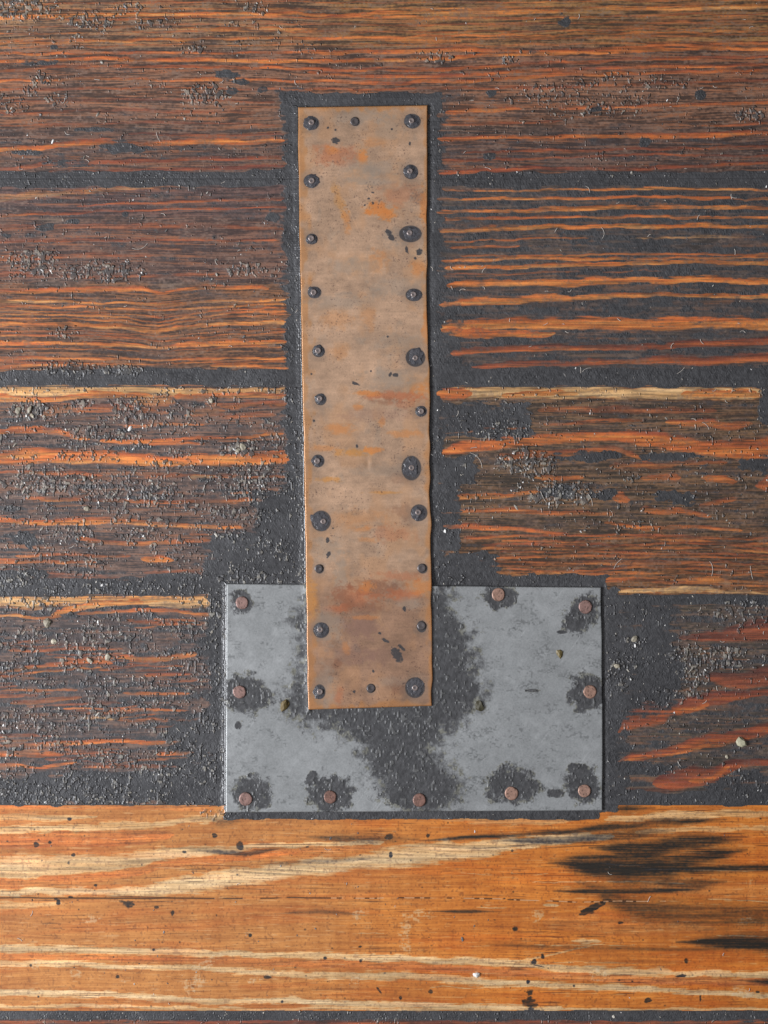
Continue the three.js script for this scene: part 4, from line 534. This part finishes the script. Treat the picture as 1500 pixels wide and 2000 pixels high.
// ---- loose and stuck grit
function rock(v, flat) {
  const g = new THREE.IcosahedronGeometry(1, 1), p = g.attributes.position;
  for (let i = 0; i < p.count; i++) { const x = p.getX(i), y = p.getY(i), z = p.getZ(i), k = .5 + 1.0 * N(x * 1.3 + 7 + v * 3, y * 1.3 + z * 1.1 + 7, 150 + v); p.setXYZ(i, x * k, y * k * flat, z * k); }
  g.computeVertexNormals(); return g;
}
const rocks = [rock(1, .5), rock(2, .42), rock(3, .5), rock(4, .42)];
const insidePlates = (x, y) => Math.min(...inStrip(x, y)) > -3 && y > 200 && y < 1390 || Math.min(...inPlate(x, y)) > -3;
const surf = (x, y) => heightAt(x, y) / 1000;
{
  // density map: the same clusters that crust the boards
  const spots = []; let tries = 0;
  while (spots.length < 5600 && tries++ < 400000) {
    const x = rr(-205, 1705), y = rr(-260, 2180); if (insidePlates(x, y)) continue;
    const i = at(x, y); let bi = 0; while (bi < 6 && y >= EDGES[bi + 1]) bi++;
    const z = [.05, .05, .06, .3, .34, .14, .2][bi] * (x < 700 ? 1.4 : .4) * (bi === 5 ? .12 : 1);
    const dens = Math.max(G[i], z * ss(.3, .6, F3(x / 45, y / 22, 32)) * 1.3, D[i] > .8 ? .10 : 0) * (L[i] > .5 ? .25 : 1);
    if (rnd() < dens * .9) spots.push([x, y, G[i]]);
  }
  const gm = new THREE.MeshStandardMaterial({ color: 0xffffff, roughness: .3 }); gm.name = 'grit';
  const per = rocks.map(() => []); spots.forEach((s, k) => per[k % 4].push(s));
  const M = new THREE.Matrix4(), Q = new THREE.Quaternion(), E = new THREE.Euler();
  const grit = new THREE.Group(); grit.name = 'grit'; grit.userData = { kind: 'stuff', label: 'fine dark and pale grit stuck in the dirt on the boards', category: 'grit' }; scene.add(grit);
  per.forEach((list, k) => {
    const im = new THREE.InstancedMesh(rocks[k], gm, list.length); im.name = 'grit_grains'; im.userData.kind = 'stuff'; im.castShadow = im.receiveShadow = true;
    list.forEach(([x, y, cl], n) => {
      const s = (rnd() < .03 ? rr(2.4, 3.4) : rr(.7, 1.8)) * S * (cl > .5 ? 1.15 : .9), u = rnd();
      E.set((rnd() - .5) * .8, (rnd() - .5) * 1.6, (rnd() - .5) * .8); Q.setFromEuler(E);
      M.compose(new THREE.Vector3(WX(x), surf(x, y) + s * .06, WZ(y)), Q, new THREE.Vector3(s * rr(.5, .85), s * rr(.7, 1.1), s * rr(.9, 2.0))); im.setMatrixAt(n, M);
      const w = rnd(), c = u < .58 ? srgb(...[1, .98, .97].map(a => a * (78 + 40 * w))) : u < .84 ? srgb(...[1, .96, .89].map(a => a * (104 + 50 * w))) : u < .95 ? srgb(...[1, .97, .91].map(a => a * (160 + 44 * w))) : srgb(236, 234, 230);
      im.setColorAt(n, c);
    });
    grit.add(im);
  });
  // lint: short pale fibres
  const lint = []; const hairs = [[308, 268, 20, 1.2], [1150, 368, 16, 1], [1180, 455, 24, 1.5], [1428, 384, 10, 1.4], [1205, 1100, 26, -.9], [1392, 1110, 30, 1.45], [1467, 1118, 26, 1.4], [935, 895, 40, .9], [1145, 720, 20, -.4], [1155, 975, 26, 1.2], [1060, 970, 22, 1.1], [275, 486, 34, -.3], [380, 920, 16, .3], [1330, 725, 20, -.7], [1380, 830, 20, .8], [640, 1660, 14, .1]];
  for (let i = 0; i < 240; i++) { const x = rr(-200, 1700), y = rr(-100, 2060); if (!insidePlates(x, y) && !(y > 1572 && y < 1975 && rnd() < .8)) hairs.push([x, y, rr(4, 13), rr(-1.6, 1.6)]); }
  for (const [x, y, l, a] of hairs) {
    const pts = []; const cv = rr(-1, 1); for (let k = 0; k <= 4; k++) { const t = k / 4 - .5, px = x + Math.cos(a + cv * t) * l * t, py = y + Math.sin(a + cv * t) * l * t; pts.push(new THREE.Vector3(WX(px), surf(px, py) + .00018 + .0002 * rnd(), WZ(py))); }
    lint.push(new THREE.TubeGeometry(new THREE.CatmullRomCurve3(pts), 6, (l > 13 ? .42 : .5) * S, 4));
  }
  const lo = mesh('lint', mergeGeometries(lint), plain('lint_fibre', [206, 198, 188], .7), scene); lo.userData = { kind: 'stuff', label: 'short pale fibres scattered over the boards', category: 'lint' };
}

// ---------------------------------------------------------------- pebbles big enough to pick out
function pebble(x, y, r, rgb, label, group, base, sy = 1, rot = 0) {
  const o = mesh(numbered('pebble'), rock(Math.floor(x) % 9 + 5, .7), plain('pebble_stone', rgb, .5), scene);
  const s = r * S; o.scale.set(s, s * .9, s * sy); o.rotation.y = rot; o.position.set(WX(x), (base ?? surf(x, y)) + s * .12, WZ(y)); tag(o, label, 'pebble', group);
}
const pTop = (x, y) => BED + PT + plateRelief(x, y) / 1000;
pebble(1092, 1277, 6, [112, 98, 62], 'small yellow brown pebble alone on the clean grey part of the zinc sheet', null, pTop(1092, 1277) - .0006, 1.5, .2);
pebble(937, 1377, 8, [72, 68, 52], 'oblong dark olive pebble at the edge of the tar stain on the zinc sheet', null, pTop(937, 1377) - .0006, 1.7, 0);
pebble(560, 1377, 8, [106, 90, 56], 'amber brown pebble in tar on the zinc sheet beside the corner of the copper strip', null, pTop(560, 1377) - .0006, 1.6, -.3);
[[93, 1217, 7.5], [36, 803, 7], [58, 800, 5], [64, 812, 4.5], [105, 1253, 4.5], [175, 1290, 5], [210, 1283, 5], [412, 783, 4.5], [170, 993, 5.5], [475, 872, 5.5], [465, 880, 4.5], [1205, 1300, 4.5], [1240, 1248, 5], [1420, 1478, 3.5]].forEach(([x, y, r]) => pebble(x, y, r, (v => [v, v * .95, v * .84])(rr(140, 182)), y > 1163 ? (x < 440 ? 'small pale pebble in the gritty board beside the left end of the zinc sheet' : 'small pale pebble on the tarry board beside the right end of the zinc sheet') : x < 580 && y > 755 ? 'small pale pebble in the gritty board beside the lower half of the copper strip' : 'small pale pebble in the dirt of a seam between boards', y > 1163 ? (x < 440 ? 'pebbles beside the zinc sheet' : 'pebbles on the tarry board') : y > 755 ? 'pebbles beside the copper strip' : 'pebbles in the seams', undefined, rr(.8, 1.4), rnd() * 6));
pebble(1449, 1450, 10, [172, 168, 142], 'largest pale greenish pebble, on a red brown streak beside the dark board', null, undefined, 1.1, .5);
pebble(930, 1904, 6, [226, 224, 218], 'bright white crumb on the light orange board', null, undefined, .8, .2);

renderer.render(scene, camera);
